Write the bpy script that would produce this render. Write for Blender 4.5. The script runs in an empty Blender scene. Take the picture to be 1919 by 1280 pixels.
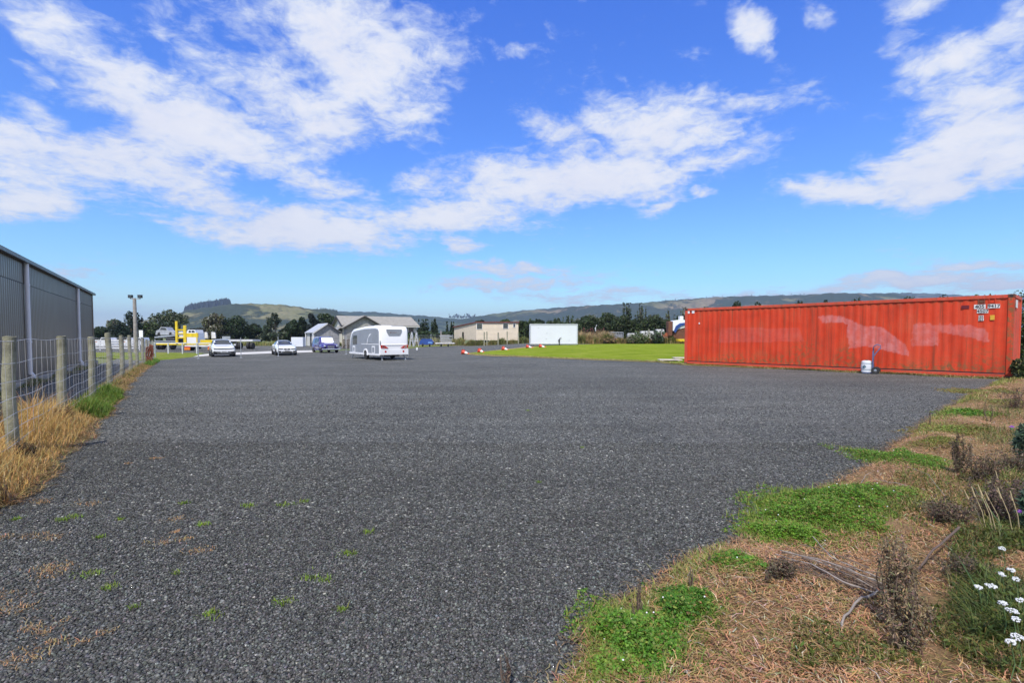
import bpy, bmesh, math, random
import numpy as np
from mathutils import Vector, Matrix
R = math.radians
rnd = random.Random(7)
RS = np.random.RandomState(11)
SC = bpy.context.scene
COL = SC.collection

# ------------------------------------------------------------------ camera
H = 1.47
PITCH = R(2.2)
F = 960.0
PY0 = 630 + F*math.tan(PITCH)
cam = bpy.data.cameras.new('camera'); camo = bpy.data.objects.new('camera', cam); COL.objects.link(camo)
cam.sensor_width = 36; cam.lens = 18.0; cam.clip_start = 0.05; cam.clip_end = 30000
cam.shift_y = (PY0-640)/1919
camo.location = (0, 0, H); camo.rotation_euler = (R(90)-PITCH, 0, 0)
SC.camera = camo

# ------------------------------------------------------------------ exposure
SC.view_settings.view_transform = 'Standard'; SC.view_settings.look = 'None'
SC.view_settings.exposure = 0.3; SC.view_settings.gamma = 1
SC.cycles.max_bounces = 6; SC.cycles.volume_bounces = 0
SC.cycles.transparent_max_bounces = 8

# ------------------------------------------------------------------ sun
EL = R(55); SAZ = R(180+14)               # sun stands behind the camera, to its left
sdir = Vector((math.sin(SAZ)*math.cos(EL), math.cos(SAZ)*math.cos(EL), math.sin(EL)))
sun = bpy.data.lights.new('sun', 'SUN'); suno = bpy.data.objects.new('sun', sun); COL.objects.link(suno)
sun.energy = 4.2; sun.angle = R(0.55); sun.color = (1, 0.955, 0.88)
suno.rotation_euler = sdir.to_track_quat('Z', 'Y').to_euler(); suno.location = (0, 0, 50)

# ------------------------------------------------------------------ node helpers
class NT:
    def __init__(s, tree): s.t = tree; s.n = tree.nodes; s.l = tree.links
    def add(s, typ, props=None, **ins):
        n = s.n.new(typ)
        for k, v in (props or {}).items(): setattr(n, k, v)
        for k, v in ins.items():
            key = int(k[1:]) if k[0] == 'i' and k[1:].isdigit() else k.replace('_', ' ')
            s.set(n.inputs[key], v)
        return n
    def set(s, inp, v):
        if isinstance(v, bpy.types.Node): v = v.outputs[0]
        if isinstance(v, bpy.types.NodeSocket): s.l.new(v, inp)
        elif isinstance(v, (tuple, list)) and len(v) == 3 and inp.type == 'RGBA': inp.default_value = (*v, 1)
        else: inp.default_value = v
    def math(s, op, a, b=0.0, c=None, clamp=False):
        n = s.add('ShaderNodeMath', {'operation': op, 'use_clamp': clamp}, i0=a, i1=b)
        if c is not None: s.set(n.inputs[2], c)
        return n.outputs[0]
    def vm(s, op, a, b=None, out=0, sc=None):
        n = s.add('ShaderNodeVectorMath', {'operation': op}, i0=a)
        if b is not None: s.set(n.inputs[1], b)
        if sc is not None: s.set(n.inputs['Scale'], sc)
        return n.outputs[out]
    def noise(s, vec, scale, detail=4, rough=.55, dist=0, out=0):
        n = s.add('ShaderNodeTexNoise', Scale=scale, Detail=detail, Roughness=rough, Distortion=dist)
        if vec is not None: s.set(n.inputs['Vector'], vec)
        return n.outputs[out]
    def ramp(s, fac, stops, interp='LINEAR'):
        n = s.add('ShaderNodeValToRGB', Fac=fac); cr = n.color_ramp; cr.interpolation = interp
        while len(cr.elements) < len(stops): cr.elements.new(0.5)
        for e, (p, c) in zip(cr.elements, stops):
            e.position = p; e.color = (*c, 1) if isinstance(c, (tuple, list)) else (c, c, c, 1)
        return n.outputs[0]
    def mrange(s, v, a, b, c=0.0, d=1.0, smooth=False):
        n = s.add('ShaderNodeMapRange', {'interpolation_type': 'SMOOTHSTEP' if smooth else 'LINEAR'}, i0=v, i1=a, i2=b, i3=c, i4=d)
        return n.outputs[0]
    def mix(s, fac, a, b, mode='MIX'):
        n = s.add('ShaderNodeMix', {'data_type': 'RGBA', 'blend_type': mode})
        s.set(n.inputs[0], fac); s.set(n.inputs[6], a); s.set(n.inputs[7], b)
        return n.outputs[2]

# ------------------------------------------------------------------ projection helpers (a pixel of the photograph -> a ray from the camera)
def ray(px, py):
    a = (px-960)/F; b = (PY0-py)/F
    return Vector((a, math.cos(PITCH)+b*math.sin(PITCH), -math.sin(PITCH)+b*math.cos(PITCH)))
def ss(v, a, b):
    t = np.clip((np.asarray(v, float)-a)/(b-a), 0, 1); return t*t*(3-2*t)
def G(x, y):
    """height of the ground"""
    return -.35*ss(y, 20, 40)*ss(-np.asarray(x, float), -2, 8) + .3*ss(x, -2, 8)*ss(y, 32, 66)
def gz(x, y): return float(G(x, y))
def at(px, py):
    d = ray(px, py); z = 0.0
    for _ in range(40):
        t = (z-H)/d.z; x, y = d.x*t, d.y*t; z = .5*z+.5*gz(x, y)
    return x, y
def atY(px, Y): return (px-960)/960*Y*1.0
def zY(py, Y): return H-(py-630)/960*Y

# ------------------------------------------------------------------ world: sky with clouds
w = bpy.data.worlds.new('World'); SC.world = w; w.use_nodes = True
W = NT(w.node_tree); W.n.clear()
out = W.add('ShaderNodeOutputWorld')
sky = W.add('ShaderNodeTexSky', {'sky_type': 'NISHITA', 'sun_disc': False, 'sun_elevation': EL, 'sun_rotation': SAZ,
                                 'altitude': 0, 'air_density': 1.0, 'dust_density': 0.3, 'ozone_density': 3.0})
tc = W.add('ShaderNodeTexCoord'); dirn = W.vm('NORMALIZE', tc.outputs['Generated'])
sx = W.add('ShaderNodeSeparateXYZ', i0=dirn)
az = W.math('ARCTAN2', sx.outputs[0], sx.outputs[1]); el = W.math('ARCSINE', sx.outputs[2])
ae = W.add('ShaderNodeCombineXYZ', i0=az, i1=el, i2=0.0).outputs[0]
den = W.math('ADD', W.math('MAXIMUM', sx.outputs[2], 0.0), 0.16)
pl = W.vm('DIVIDE', dirn, W.add('ShaderNodeCombineXYZ', i0=den, i1=den, i2=den).outputs[0])
def azel(px, py):
    d = ray(px, py).normalized(); return math.atan2(d.x, d.y), math.asin(d.z)
BLOBS = [ # px, py, rx, ry, tilt (clockwise deg), strength
 (105,55,130,50,25,.9),(240,140,150,62,32,.95),(60,115,55,18,20,.55),(80,208,52,24,28,.75),(360,60,100,40,35,.55),
 (680,90,170,100,10,1.0),(560,60,80,70,0,.55),(740,190,90,60,25,.8),(560,190,150,65,15,.9),(400,240,190,62,14,1.05),(640,235,80,30,40,.6),
 (130,300,230,62,4,1.1),(50,370,110,34,0,1.0),(330,330,110,40,0,.75),(560,432,200,36,4,1.2),(400,375,150,40,15,.8),(620,360,120,36,20,.7),
 (600,290,60,22,60,.5),(780,330,60,26,-8,.8),(700,400,80,22,0,.6),
 (1060,340,260,50,-6,1.15),(850,405,150,34,-8,1.1),(1240,235,180,62,5,.95),(1420,198,100,24,-2,.65),(1100,270,120,40,20,.7),(1290,310,120,30,-6,.7),
 (865,460,42,18,0,.8),(1240,385,48,16,-12,.7),(962,96,38,16,10,.55),(820,252,34,12,5,.4),(880,90,40,12,30,.35),(1318,362,18,12,0,.7),
 (1400,40,60,34,55,.75),(1440,90,40,20,40,.5),(1540,32,40,22,15,.65),(1720,15,80,28,-15,.75),(1260,100,60,18,0,.3),(1700,70,60,20,-20,.4),
 (1900,50,60,48,0,.9),(1790,120,130,50,-22,.8),(1830,215,160,82,-10,1.0),(1740,300,150,48,-12,1.1),(1600,352,140,32,-5,1.15),(1890,300,80,60,-20,1.0),(1760,355,110,30,-10,1.0),
 (950,508,130,11,2,.85),(970,532,160,13,-2,.9),(1130,553,220,12,0,.75),(1680,534,260,15,-3,.95),(1860,500,130,10,-6,.8),(1880,537,130,11,-3,.9),(1450,552,200,9,0,.7),(165,508,60,6,0,.3),(1200,180,50,20,20,.35),(1050,210,60,20,20,.4)]
warp = W.noise(ae, 7.0, 4, .6, 0, out=1)
aew = W.vm('ADD', ae, W.vm('SCALE', W.vm('SUBTRACT', warp, (.5, .5, .5)), sc=.085))
mask = None
for (bx, by, rx, ry, rot, st) in BLOBS:
    a0, e0 = azel(bx, by); a1, e1 = azel(bx+rx*math.cos(R(rot)), by+rx*math.sin(R(rot))); a2, e2 = azel(bx-ry*math.sin(R(rot)), by+ry*math.cos(R(rot)))
    r1 = math.hypot(a1-a0, e1-e0); r2 = math.hypot(a2-a0, e2-e0); th = math.atan2(e1-e0, a1-a0)
    mp = W.add('ShaderNodeMapping', {'vector_type': 'TEXTURE'}, Vector=aew, Location=(a0, e0, 0), Rotation=(0, 0, th), Scale=(r1, r2, 1))
    ln = W.vm('LENGTH', mp.outputs[0], out=1)
    v = W.mrange(ln, 0.2, 1.75, st*1.08, 0.0, True)
    mask = v if mask is None else W.math('MAXIMUM', mask, v)
# unseen clouds behind the camera and overhead, thickened to whiten the ambient light
back = W.math('MAXIMUM', W.mrange(W.math('ABSOLUTE', az), .9, 1.2, 0, 1, True), W.mrange(el, .66, .85, 0, 1, True))
gen = W.math('MULTIPLY', W.mrange(W.noise(pl, 1.1, 3, .5), .36, .56, 0, 1.0, True), back)
mask = W.math('MAXIMUM', mask, gen)
rotm = W.add('ShaderNodeMapping', Vector=aew, Rotation=(0, 0, R(-18)), Scale=(7.5, 17, 1))
n1 = W.noise(rotm.outputs[0], 1.0, 9, .62, .35)
n2 = W.noise(pl, 13.0, 9, .68, .5); n3 = W.noise(pl, 3.5, 9, .62, .8)
nn = W.math('ADD', W.math('ADD', W.math('MULTIPLY', n1, .38), W.math('MULTIPLY', n2, .34)), W.math('MULTIPLY', n3, .28))
dens = W.math('ADD', mask, W.math('MULTIPLY', W.math('SUBTRACT', nn, .5), 4.4))
cov = W.mrange(dens, .16, 1.0, 0, 1, True)
thick = W.mrange(dens, .5, 1.35, 0, 1, True)
ccol = W.mix(thick, (.70, .79, .98), (.97, .97, 1.0))
grey = W.mrange(W.noise(rotm.outputs[0], .55, 5, .6), .45, .7, 0, .35)
ccol = W.mix(grey, ccol, (.66, .70, .90))
cl = W.vm('SCALE', ccol, sc=8.0)
# deep, saturated blue of a clear maritime sky
skyg = W.add('ShaderNodeHueSaturation', Hue=.508, Saturation=1.15, Value=1.0, Color=sky.outputs[0]).outputs[0]
eln = W.mrange(el, 0.0, .62, 0, 1)
tint = W.ramp(eln, [(0, (1.70, 1.75, 1.65)), (.07, (1.35, 1.62, 1.62)), (.16, (1.05, 1.52, 1.64)), (.45, (.88, 1.33, 1.92)), (1, (.62, 1.18, 2.25))])
skyt = W.vm('MULTIPLY', skyg, tint)
colr = W.mix(W.math('MULTIPLY', cov, .93), skyt, cl)
bg = W.add('ShaderNodeBackground', Color=colr, Strength=0.10)
W.l.new(bg.outputs[0], out.inputs[0])
w.cycles.sampling_method = 'MANUAL'; w.cycles.sample_map_resolution = 512

# ------------------------------------------------------------------ object helpers
def tag(o, label=None, cat=None, group=None, kind=None):
    if label: o['label'] = label
    if cat: o['category'] = cat
    if group: o['group'] = group
    if kind: o['kind'] = kind
    return o
def thing(name, label, cat, loc=(0, 0, 0), rz=0, group=None):
    o = bpy.data.objects.new(name, None); COL.objects.link(o)
    o.location = loc; o.rotation_euler = (0, 0, rz); o.empty_display_size = .2
    return tag(o, label, cat, group)
def link(name, me, m, parent=None, smooth=False):
    o = bpy.data.objects.new(name, me); COL.objects.link(o)
    if m is not None: me.materials.append(m)
    if smooth: me.polygons.foreach_set('use_smooth', [True]*len(me.polygons))
    if parent is not None: o.parent = parent
    return o
def np_mesh(name, V, Fc, m, cols=None, parent=None, smooth=False):
    V = np.asarray(V, np.float32); Fc = np.asarray(Fc, np.int32)
    me = bpy.data.meshes.new(name); k = Fc.shape[1]
    me.vertices.add(len(V)); me.vertices.foreach_set('co', V.ravel())
    me.loops.add(Fc.size); me.loops.foreach_set('vertex_index', Fc.ravel())
    me.polygons.add(len(Fc)); me.polygons.foreach_set('loop_start', np.arange(0, Fc.size, k, dtype=np.int32))
    me.polygons.foreach_set('loop_total', np.full(len(Fc), k, np.int32))
    if cols is not None:
        c = me.color_attributes.new('Col', 'FLOAT_COLOR', 'POINT')
        cc = np.ones((len(V), 4), np.float32); cc[:, :3] = cols; c.data.foreach_set('color', cc.ravel())
    me.update(calc_edges=True); me.validate()
    return link(name, me, m, parent, smooth)

class MB:
    """collects simple shapes into ONE mesh"""
    def __init__(s): s.v = []; s.f = []
    def add(s, vs, fs, M=None):
        o = len(s.v)
        s.v += [tuple((M @ Vector(v)) if M else v) for v in vs]; s.f += [tuple(i+o for i in f) for f in fs]; return s
    def box(s, x0, x1, y0, y1, z0, z1, M=None):
        return s.add([(x0,y0,z0),(x1,y0,z0),(x1,y1,z0),(x0,y1,z0),(x0,y0,z1),(x1,y0,z1),(x1,y1,z1),(x0,y1,z1)],
              [(0,3,2,1),(4,5,6,7),(0,1,5,4),(1,2,6,5),(2,3,7,6),(3,0,4,7)], M)
    def cbox(s, x0, x1, y0, y1, z0, z1, c=.02, M=None):
        """box with chamfered edges"""
        bm = bmesh.new(); bmesh.ops.create_cube(bm, size=1)
        for v in bm.verts:
            v.co = Vector(((x0+x1)/2+v.co.x*(x1-x0), (y0+y1)/2+v.co.y*(y1-y0), (z0+z1)/2+v.co.z*(z1-z0)))
        bmesh.ops.bevel(bm, geom=bm.edges[:], offset=c, segments=2, affect='EDGES', profile=.5)
        bm.verts.index_update(); s.add([v.co.copy() for v in bm.verts], [[v.index for v in f.verts] for f in bm.faces], M); bm.free(); return s
    def tube(s, pts, rad, n=6, cap=True):
        pts = [Vector(p) for p in pts]; N = len(pts)
        if not hasattr(rad, '__len__'): rad = [rad]*N
        o = len(s.v); up = Vector((0, 0, 1))
        for i, p in enumerate(pts):
            t = (pts[min(i+1, N-1)]-pts[max(i-1, 0)]).normalized()
            a = t.cross(up if abs(t.z) < .95 else Vector((1, 0, 0))).normalized(); b = t.cross(a)
            for k in range(n):
                q = 2*math.pi*k/n; s.v.append(tuple(p+(a*math.cos(q)+b*math.sin(q))*rad[i]))
        for i in range(N-1):
            for k in range(n):
                k2 = (k+1) % n; s.f.append((o+i*n+k, o+(i+1)*n+k, o+(i+1)*n+k2, o+i*n+k2))
        if cap: s.f.append(tuple(o+k for k in range(n))); s.f.append(tuple(o+(N-1)*n+k for k in reversed(range(n))))
        return s
    def prism(s, poly, a, b, axis='y', M=None):
        """poly of (u,v) extruded from a to b along axis; y: (u,*,v)  x: (*,u,v)  z: (u,v,*)"""
        n = len(poly)
        f = {'y': lambda u, v, t: (u, t, v), 'x': lambda u, v, t: (t, u, v), 'z': lambda u, v, t: (u, v, t)}[axis]
        vs = [f(u, v, a) for u, v in poly]+[f(u, v, b) for u, v in poly]
        fs = [tuple(range(n)), tuple(reversed(range(n, 2*n)))]+[(i, i+n, (i+1) % n+n, (i+1) % n) for i in range(n)]
        return s.add(vs, fs, M)
    def lathe(s, prof, n=20, M=None, axis='z'):
        o = len(s.v); N = len(prof); vs = []
        for (r, z) in prof:
            for k in range(n):
                q = 2*math.pi*k/n
                v = (r*math.cos(q), r*math.sin(q), z) if axis == 'z' else (z, r*math.cos(q), r*math.sin(q))
                vs.append(v)
        fs = [(i*n+k, i*n+(k+1) % n, (i+1)*n+(k+1) % n, (i+1)*n+k) for i in range(N-1) for k in range(n)]
        fs += [tuple(reversed(range(n))), tuple((N-1)*n+k for k in range(n))]
        return s.add(vs, fs, M)
    def build(s, name, m, parent=None, smooth=False, recalc=True):
        me = bpy.data.meshes.new(name); me.from_pydata(s.v, [], s.f)
        if recalc:
            bm = bmesh.new(); bm.from_mesh(me); bmesh.ops.recalc_face_normals(bm, faces=bm.faces[:]); bm.to_mesh(me); bm.free()
        o = link(name, me, m, parent, smooth)
        if smooth: me.set_sharp_from_angle(angle=R(38))
        return o
def copy_tree(o, parent=None):
    c = o.copy(); COL.objects.link(c)
    if parent is not None: c.parent = parent
    for ch in o.children: copy_tree(ch, c)
    return c

# ------------------------------------------------------------------ materials
def mat(name, col, rough=.6, metal=0.0, var=.12, vscale=3.0, bump=0.0, bscale=40.0, dirt=0.0, coat=0.0, spec=.5, alpha=None, trans=0.0):
    m = bpy.data.materials.new(name); m.use_nodes = True; t = NT(m.node_tree)
    p = t.n['Principled BSDF']; tc = t.add('ShaderNodeTexCoord').outputs['Object']
    n = t.noise(tc, vscale, 6, .6)
    c = t.mix(t.mrange(n, .3, .7), tuple(max(0, x*(1-var)) for x in col), tuple(min(1, x*(1+var)) for x in col))
    if dirt > 0:
        d = t.mrange(t.noise(tc, vscale*2.3, 8, .7), .5, .75, 0, dirt)
        c = t.mix(d, c, (.09, .075, .055))
    t.set(p.inputs['Base Color'], c)
    p.inputs['Metallic'].default_value = metal; p.inputs['Specular IOR Level'].default_value = spec
    t.set(p.inputs['Roughness'], t.mrange(t.noise(tc, vscale*4, 4), .3, .7, max(0, rough-.08), min(1, rough+.08)))
    if coat: p.inputs['Coat Weight'].default_value = coat
    if trans: p.inputs['Transmission Weight'].default_value = trans
    if bump:
        b = t.add('ShaderNodeBump', Strength=bump, Distance=.02, Height=t.noise(tc, bscale, 6, .6)); t.l.new(b.outputs[0], p.inputs['Normal'])
    return m
def leafmat(name, rough=.6, transl=.25, mul=1.0, cl=0.0):
    m = bpy.data.materials.new(name); m.use_nodes = True; t = NT(m.node_tree); p = t.n['Principled BSDF']; o = t.n['Material Output']
    a = t.add('ShaderNodeAttribute', {'attribute_name': 'Col'}).outputs['Color']
    if cl:
        tc = t.add('ShaderNodeTexCoord').outputs['Object']
        a = t.mix(t.mrange(t.noise(tc, cl, 4), .35, .65), t.vm('SCALE', a, sc=.7), t.vm('SCALE', a, sc=1.3))
    if mul != 1: a = t.vm('SCALE', a, sc=mul)
    t.set(p.inputs['Base Color'], a); p.inputs['Roughness'].default_value = rough; p.inputs['Specular IOR Level'].default_value = .3
    tr = t.add('ShaderNodeBsdfTranslucent', Color=a)
    mx = t.add('ShaderNodeMixShader', i0=transl); t.l.new(p.outputs[0], mx.inputs[1]); t.l.new(tr.outputs[0], mx.inputs[2]); t.l.new(mx.outputs[0], o.inputs[0])
    return m
M = {}
M['leaf'] = leafmat('foliage', .62, .22); M['straw'] = leafmat('dry grass', .7, .3); M['green'] = leafmat('green herbage', .55, .35)
M['dead'] = leafmat('dead plant', .85, .1); M['bark'] = mat('bark', (.11, .085, .065), .9, var=.3, vscale=8, bump=.5)
M['pebble'] = leafmat('stone chips', .8, 0.0)
M['white'] = mat('white paint', (.82, .82, .82), .35, var=.03, coat=.2)
M['carwhite'] = mat('white car paint', (.78, .79, .80), .22, var=.02, coat=1.0)
M['purple'] = mat('purple car paint', (.045, .032, .17), .2, var=.1, coat=1.0)
M['glass'] = mat('dark glass', (.03, .035, .04), .06, var=.1, spec=.8)
M['black'] = mat('black plastic', (.02, .02, .022), .5, var=.2)
M['rubber'] = mat('rubber', (.022, .022, .022), .8, var=.2)
M['chrome'] = mat('chrome', (.75, .75, .76), .15, metal=1.0, var=.03)
M['alloy'] = mat('alloy', (.45, .46, .48), .35, metal=.8, var=.05)
M['galv'] = mat('galvanised steel', (.42, .44, .46), .45, metal=.5, var=.15)
M['postwood'] = mat('weathered post wood', (.27, .265, .185), .9, var=.5, vscale=5, bump=.7, bscale=60, dirt=.35)
M['polewood'] = mat('pole wood', (.30, .27, .25), .85, var=.35, vscale=4, bump=.4)
M['red'] = mat('red lens', (.45, .015, .01), .2, var=.1, coat=.5)
M['amber'] = mat('amber lens', (.75, .22, .02), .3, var=.1)
M['yellow'] = mat('yellow paint', (.72, .52, .02), .45, var=.15, dirt=.3)
M['rust'] = mat('rusty steel', (.14, .055, .03), .85, var=.4, vscale=6, bump=.4)
M['conewhite'] = mat('reflective collar', (.75, .74, .72), .4, var=.06)
M['conered'] = mat('cone plastic', (.62, .07, .035), .5, var=.12)
M['blue'] = mat('blue tarpaulin', (.02, .06, .24), .5, var=.25, bump=.4, bscale=8)
M['concrete'] = mat('pale concrete', (.50, .48, .44), .85, var=.12, vscale=.6, bump=.2)

M['darktrim'] = mat('dark trim', (.035, .03, .03), .6)
# ================================================================== THE SETTING
def wob(t, s=1.0, a=1.0):
    t = np.asarray(t, float)
    return a*(.5*np.sin(t*1.7*s+.3)+.3*np.sin(t*4.3*s+1.1)+.2*np.sin(t*9.7*s+2.)+.12*np.sin(t*23*s+.7))
# right edge of the gravel (x as a function of depth y), left edge likewise
ER = [(1.0, -.15), (2.2, .22), (2.42, .34), (2.8, .66), (3.35, 1.27), (3.8, 1.85), (4.8, 2.95), (6.0, 4.3), (8.0, 6.35), (10.3, 8.75), (13.5, 12.3), (17.3, 16.6)]
EL_ = [(1.0, -2.6), (3.0, -3.7), (4.4, -4.42), (5.2, -4.85), (7.6, -6.35), (10.7, -8.35), (15.6, -11.7), (24, -17.1), (32, -22.3), (45, -30.6)]
def xr(y): return np.interp(y, *zip(*ER))+wob(y, 2.0, .09)
def xl(y): return np.interp(y, *zip(*EL_))+wob(y, 1.6, .12)

def sheet(name, poly, m, dz=0.0, step=2.0, kind='structure', bump=None, zfun=None):
    """polygon cut by a grid and laid over the ground"""
    bm = bmesh.new(); vs = [bm.verts.new((x, y, 0)) for x, y in poly]; bm.faces.new(vs)
    bmesh.ops.triangulate(bm, faces=bm.faces[:])
    xs = [p[0] for p in poly]; ys = [p[1] for p in poly]
    for ax, lo, hi in ((0, min(xs), max(xs)), (1, min(ys), max(ys))):
        q = math.ceil(lo/step)*step
        while q < hi:
            co = [0, 0, 0]; no = [0, 0, 0]; co[ax] = q; no[ax] = 1
            bmesh.ops.bisect_plane(bm, geom=bm.verts[:]+bm.edges[:]+bm.faces[:], plane_co=co, plane_no=no); q += step
    for v in bm.verts: v.co.z = gz(v.co.x, v.co.y)+dz+(zfun(v.co.x, v.co.y) if zfun else 0)
    bmesh.ops.recalc_face_normals(bm, faces=bm.faces[:])
    if bm.faces[:] and sum(f.normal.z for f in bm.faces) < 0: bmesh.ops.reverse_faces(bm, faces=bm.faces[:])
    me = bpy.data.meshes.new(name); bm.to_mesh(me); bm.free()
    return tag(link(name, me, m, smooth=True), kind=kind)

# --- field reaching to the horizon
def field_mat():
    m = bpy.data.materials.new('field'); m.use_nodes = True; t = NT(m.node_tree); p = t.n['Principled BSDF']
    g = t.add('ShaderNodeNewGeometry').outputs['Position']
    big = t.noise(g, .012, 5, .6); sm = t.noise(g, .9, 8, .7)
    st = t.add('ShaderNodeMapping', Vector=g, Scale=(.02, .12, 1)); bands = t.noise(st.outputs[0], 1, 3)
    c = t.ramp(t.math('ADD', t.math('MULTIPLY', big, .6), t.math('MULTIPLY', bands, .4)), [(.38, (.09, .15, .03)), (.5, (.17, .18, .055)), (.6, (.10, .14, .035)), (.7, (.24, .20, .09))])
    c = t.mix(t.mrange(sm, .3, .75, 0, .6), c, (.06, .08, .025))
    t.set(p.inputs['Base Color'], c); p.inputs['Roughness'].default_value = .95
    b = t.add('ShaderNodeBump', Strength=.6, Distance=.15, Height=sm); t.l.new(b.outputs[0], p.inputs['Normal'])
    return m
axy = np.concatenate([-np.geomspace(9000, 60, 26), np.arange(-56, 57, 4.0), np.geomspace(60, 9000, 26)])
ayy = np.concatenate([-np.geomspace(2000, 20, 8), np.arange(-16, 101, 4.0), np.geomspace(110, 9000, 26)])
XX, YY = np.meshgrid(axy, ayy); ZZ = G(XX, YY)-.06
nx, ny = len(axy), len(ayy)
idx = np.arange(nx*ny).reshape(ny, nx)
Fq = np.stack([idx[:-1, :-1], idx[:-1, 1:], idx[1:, 1:], idx[1:, :-1]], -1).reshape(-1, 4)
tag(np_mesh('field', np.stack([XX, YY, ZZ], -1).reshape(-1, 3), Fq, field_mat(), smooth=True), kind='structure')

# --- gravel
def gravel_mat(name, base=1.0, brown=.25):
    m = bpy.data.materials.new(name); m.use_nodes = True; t = NT(m.node_tree); p = t.n['Principled BSDF']
    g = t.add('ShaderNodeNewGeometry').outputs['Position']
    wg = t.vm('ADD', g, t.vm('SCALE', t.noise(g, 60, 2, out=1), sc=.012))
    v1 = t.add('ShaderNodeTexVoronoi', Vector=wg, Scale=52.0); v2 = t.add('ShaderNodeTexVoronoi', Vector=wg, Scale=120.0)
    s1 = t.add('ShaderNodeSeparateColor', i0=v1.outputs['Color']); s2 = t.add('ShaderNodeSeparateColor', i0=v2.outputs['Color'])
    c1 = t.ramp(s1.outputs[0], [(0, (.018, .020, .022)), (.35, (.045, .048, .052)), (.75, (.085, .089, .094)), (.93, (.15, .155, .16)), (1, (.30, .30, .29))])
    c2 = t.ramp(s2.outputs[0], [(0, (.02, .021, .024)), (.6, (.06, .063, .068)), (1, (.13, .13, .135))])
    c = t.mix(t.mrange(s1.outputs[1], .62, .66), c1, c2)
    gap = t.mrange(v1.outputs['Distance'], .35, .75, 1, .45); c = t.vm('SCALE', c, sc=gap)
    big = t.noise(g, .22, 5, .6); tr = t.add('ShaderNodeMapping', Vector=g, Rotation=(0, 0, R(12)), Scale=(.10, .9, 1))
    tracks = t.noise(tr.outputs[0], 1, 4, .6)
    c = t.vm('SCALE', c, sc=t.mrange(big, .3, .7, .80*base, 1.18*base)); c = t.vm('SCALE', c, sc=t.mrange(tracks, .35, .65, .86, 1.14))
    dust = t.mrange(t.noise(g, .7, 6, .65), .5, .75, 0, brown); c = t.mix(dust, c, (.095, .082, .066))
    mid = t.noise(g, 9, 4, .7); c = t.vm('SCALE', c, sc=t.mrange(mid, .3, .7, .78, 1.22)); c = t.vm('MULTIPLY', c, (1.03, 1.0, .86))
    cd = t.vm('LENGTH', g, out=1); lane = t.math('MULTIPLY', t.mrange(t.noise(g, .13, 3, .5), .45, .62), t.mrange(t.noise(t.add('ShaderNodeMapping', Vector=g, Rotation=(0, 0, R(-25)), Scale=(.5, .06, 1)).outputs[0], 1, 3), .48, .56, 0, .35)); c = t.mix(lane, c, (.13, .125, .115))
    t.set(p.inputs['Base Color'], c); t.set(p.inputs['Roughness'], t.mrange(s1.outputs[2], 0, 1, .62, .95)); p.inputs['Specular IOR Level'].default_value = .12
    hgt = t.math('ADD', t.math('MULTIPLY', v1.outputs['Distance'], -1.0), t.math('MULTIPLY', s1.outputs[1], .7))
    hgt = t.math('ADD', hgt, t.math('MULTIPLY', mid, 1.2))
    b = t.add('ShaderNodeBump', Strength=.9, Distance=.013, Height=hgt); t.l.new(b.outputs[0], p.inputs['Normal'])
    return m
M['gravel'] = gravel_mat('dark gravel', 2.0)
ysr = np.arange(1.0, 17.3, .12)
right_edge = [(float(xr(y)), float(y)) for y in ysr]
CANG = R(49); CO = (8.93, 26.5); CD = (math.cos(CANG), -math.sin(CANG)); CN = (math.sin(CANG), math.cos(CANG))
# container line, then the lower edge of the lawn
low_lawn = [at(1283, 684), at(1230, 678.5), at(1150, 675.5), at(1080, 673), at(1010, 670), at(950, 667.5), at(905, 665.5)]
up_lawn = [at(876, 663), at(900, 660), at(950, 656), at(1000, 651.5)]
yl_ = np.arange(35.5, 1.0, -.25)
left_edge = [(float(xl(y)), float(y)) for y in yl_]
far_edge = [(3.6, 67.5), (9.5, 70), (16, 86), (12, 104), at(972, 643.6), at(870, 647.2), at(770, 650.7), at(700, 654), at(648, 656.5), at(600, 659.5), at(590, 660.2), at(511, 662.3), at(444, 665), at(395, 667), at(362, 669), at(330, 672.3), at(296, 675.5)]
gp = [(-2.6, -6), (-.3, -6)]+right_edge+[(17.2, 17.6), (CO[0]+.1+.6*CD[0], CO[1]+.1+.6*CD[1])]+low_lawn+[(up_lawn[0][0]-.3, up_lawn[0][1])]+up_lawn+far_edge+left_edge
sheet('gravel_yard', gp, M['gravel'], 0.0, 2.0)

def turf_mat(name, c0, c1, c2, sc=1.0, patch=.12):
    m = bpy.data.materials.new(name); m.use_nodes = True; t = NT(m.node_tree); p = t.n['Principled BSDF']
    g = t.add('ShaderNodeNewGeometry').outputs['Position']
    n = t.noise(g, patch*4, 6, .65); f = t.noise(g, 22*sc, 5, .75); st = t.add('ShaderNodeMapping', Vector=g, Rotation=(0, 0, R(20)), Scale=(.25, 1.6, 1))
    bn = t.noise(st.outputs[0], 1, 4)
    k = t.math('ADD', t.math('MULTIPLY', n, .6), t.math('MULTIPLY', bn, .4))
    c = t.ramp(k, [(.36, c0), (.5, c1), (.66, c2)]); c = t.vm('SCALE', c, sc=t.mrange(f, .25, .75, .55, 1.45))
    t.set(p.inputs['Base Color'], c); p.inputs['Roughness'].default_value = 1.0; p.inputs['Specular IOR Level'].default_value = .0
    b = t.add('ShaderNodeBump', Strength=1.0, Distance=.05, Height=f); t.l.new(b.outputs[0], p.inputs['Normal'])
    return m
M['lawn'] = turf_mat('lawn grass', (.12, .18, .016), (.18, .235, .024), (.27, .29, .06), 1.0)
M['dryedge'] = turf_mat('dry turf', (.22, .20, .06), (.33, .26, .12), (.16, .17, .04), 1.5, .4)
M['yard'] = gravel_mat('grey yard', 2.2, .7)
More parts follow.
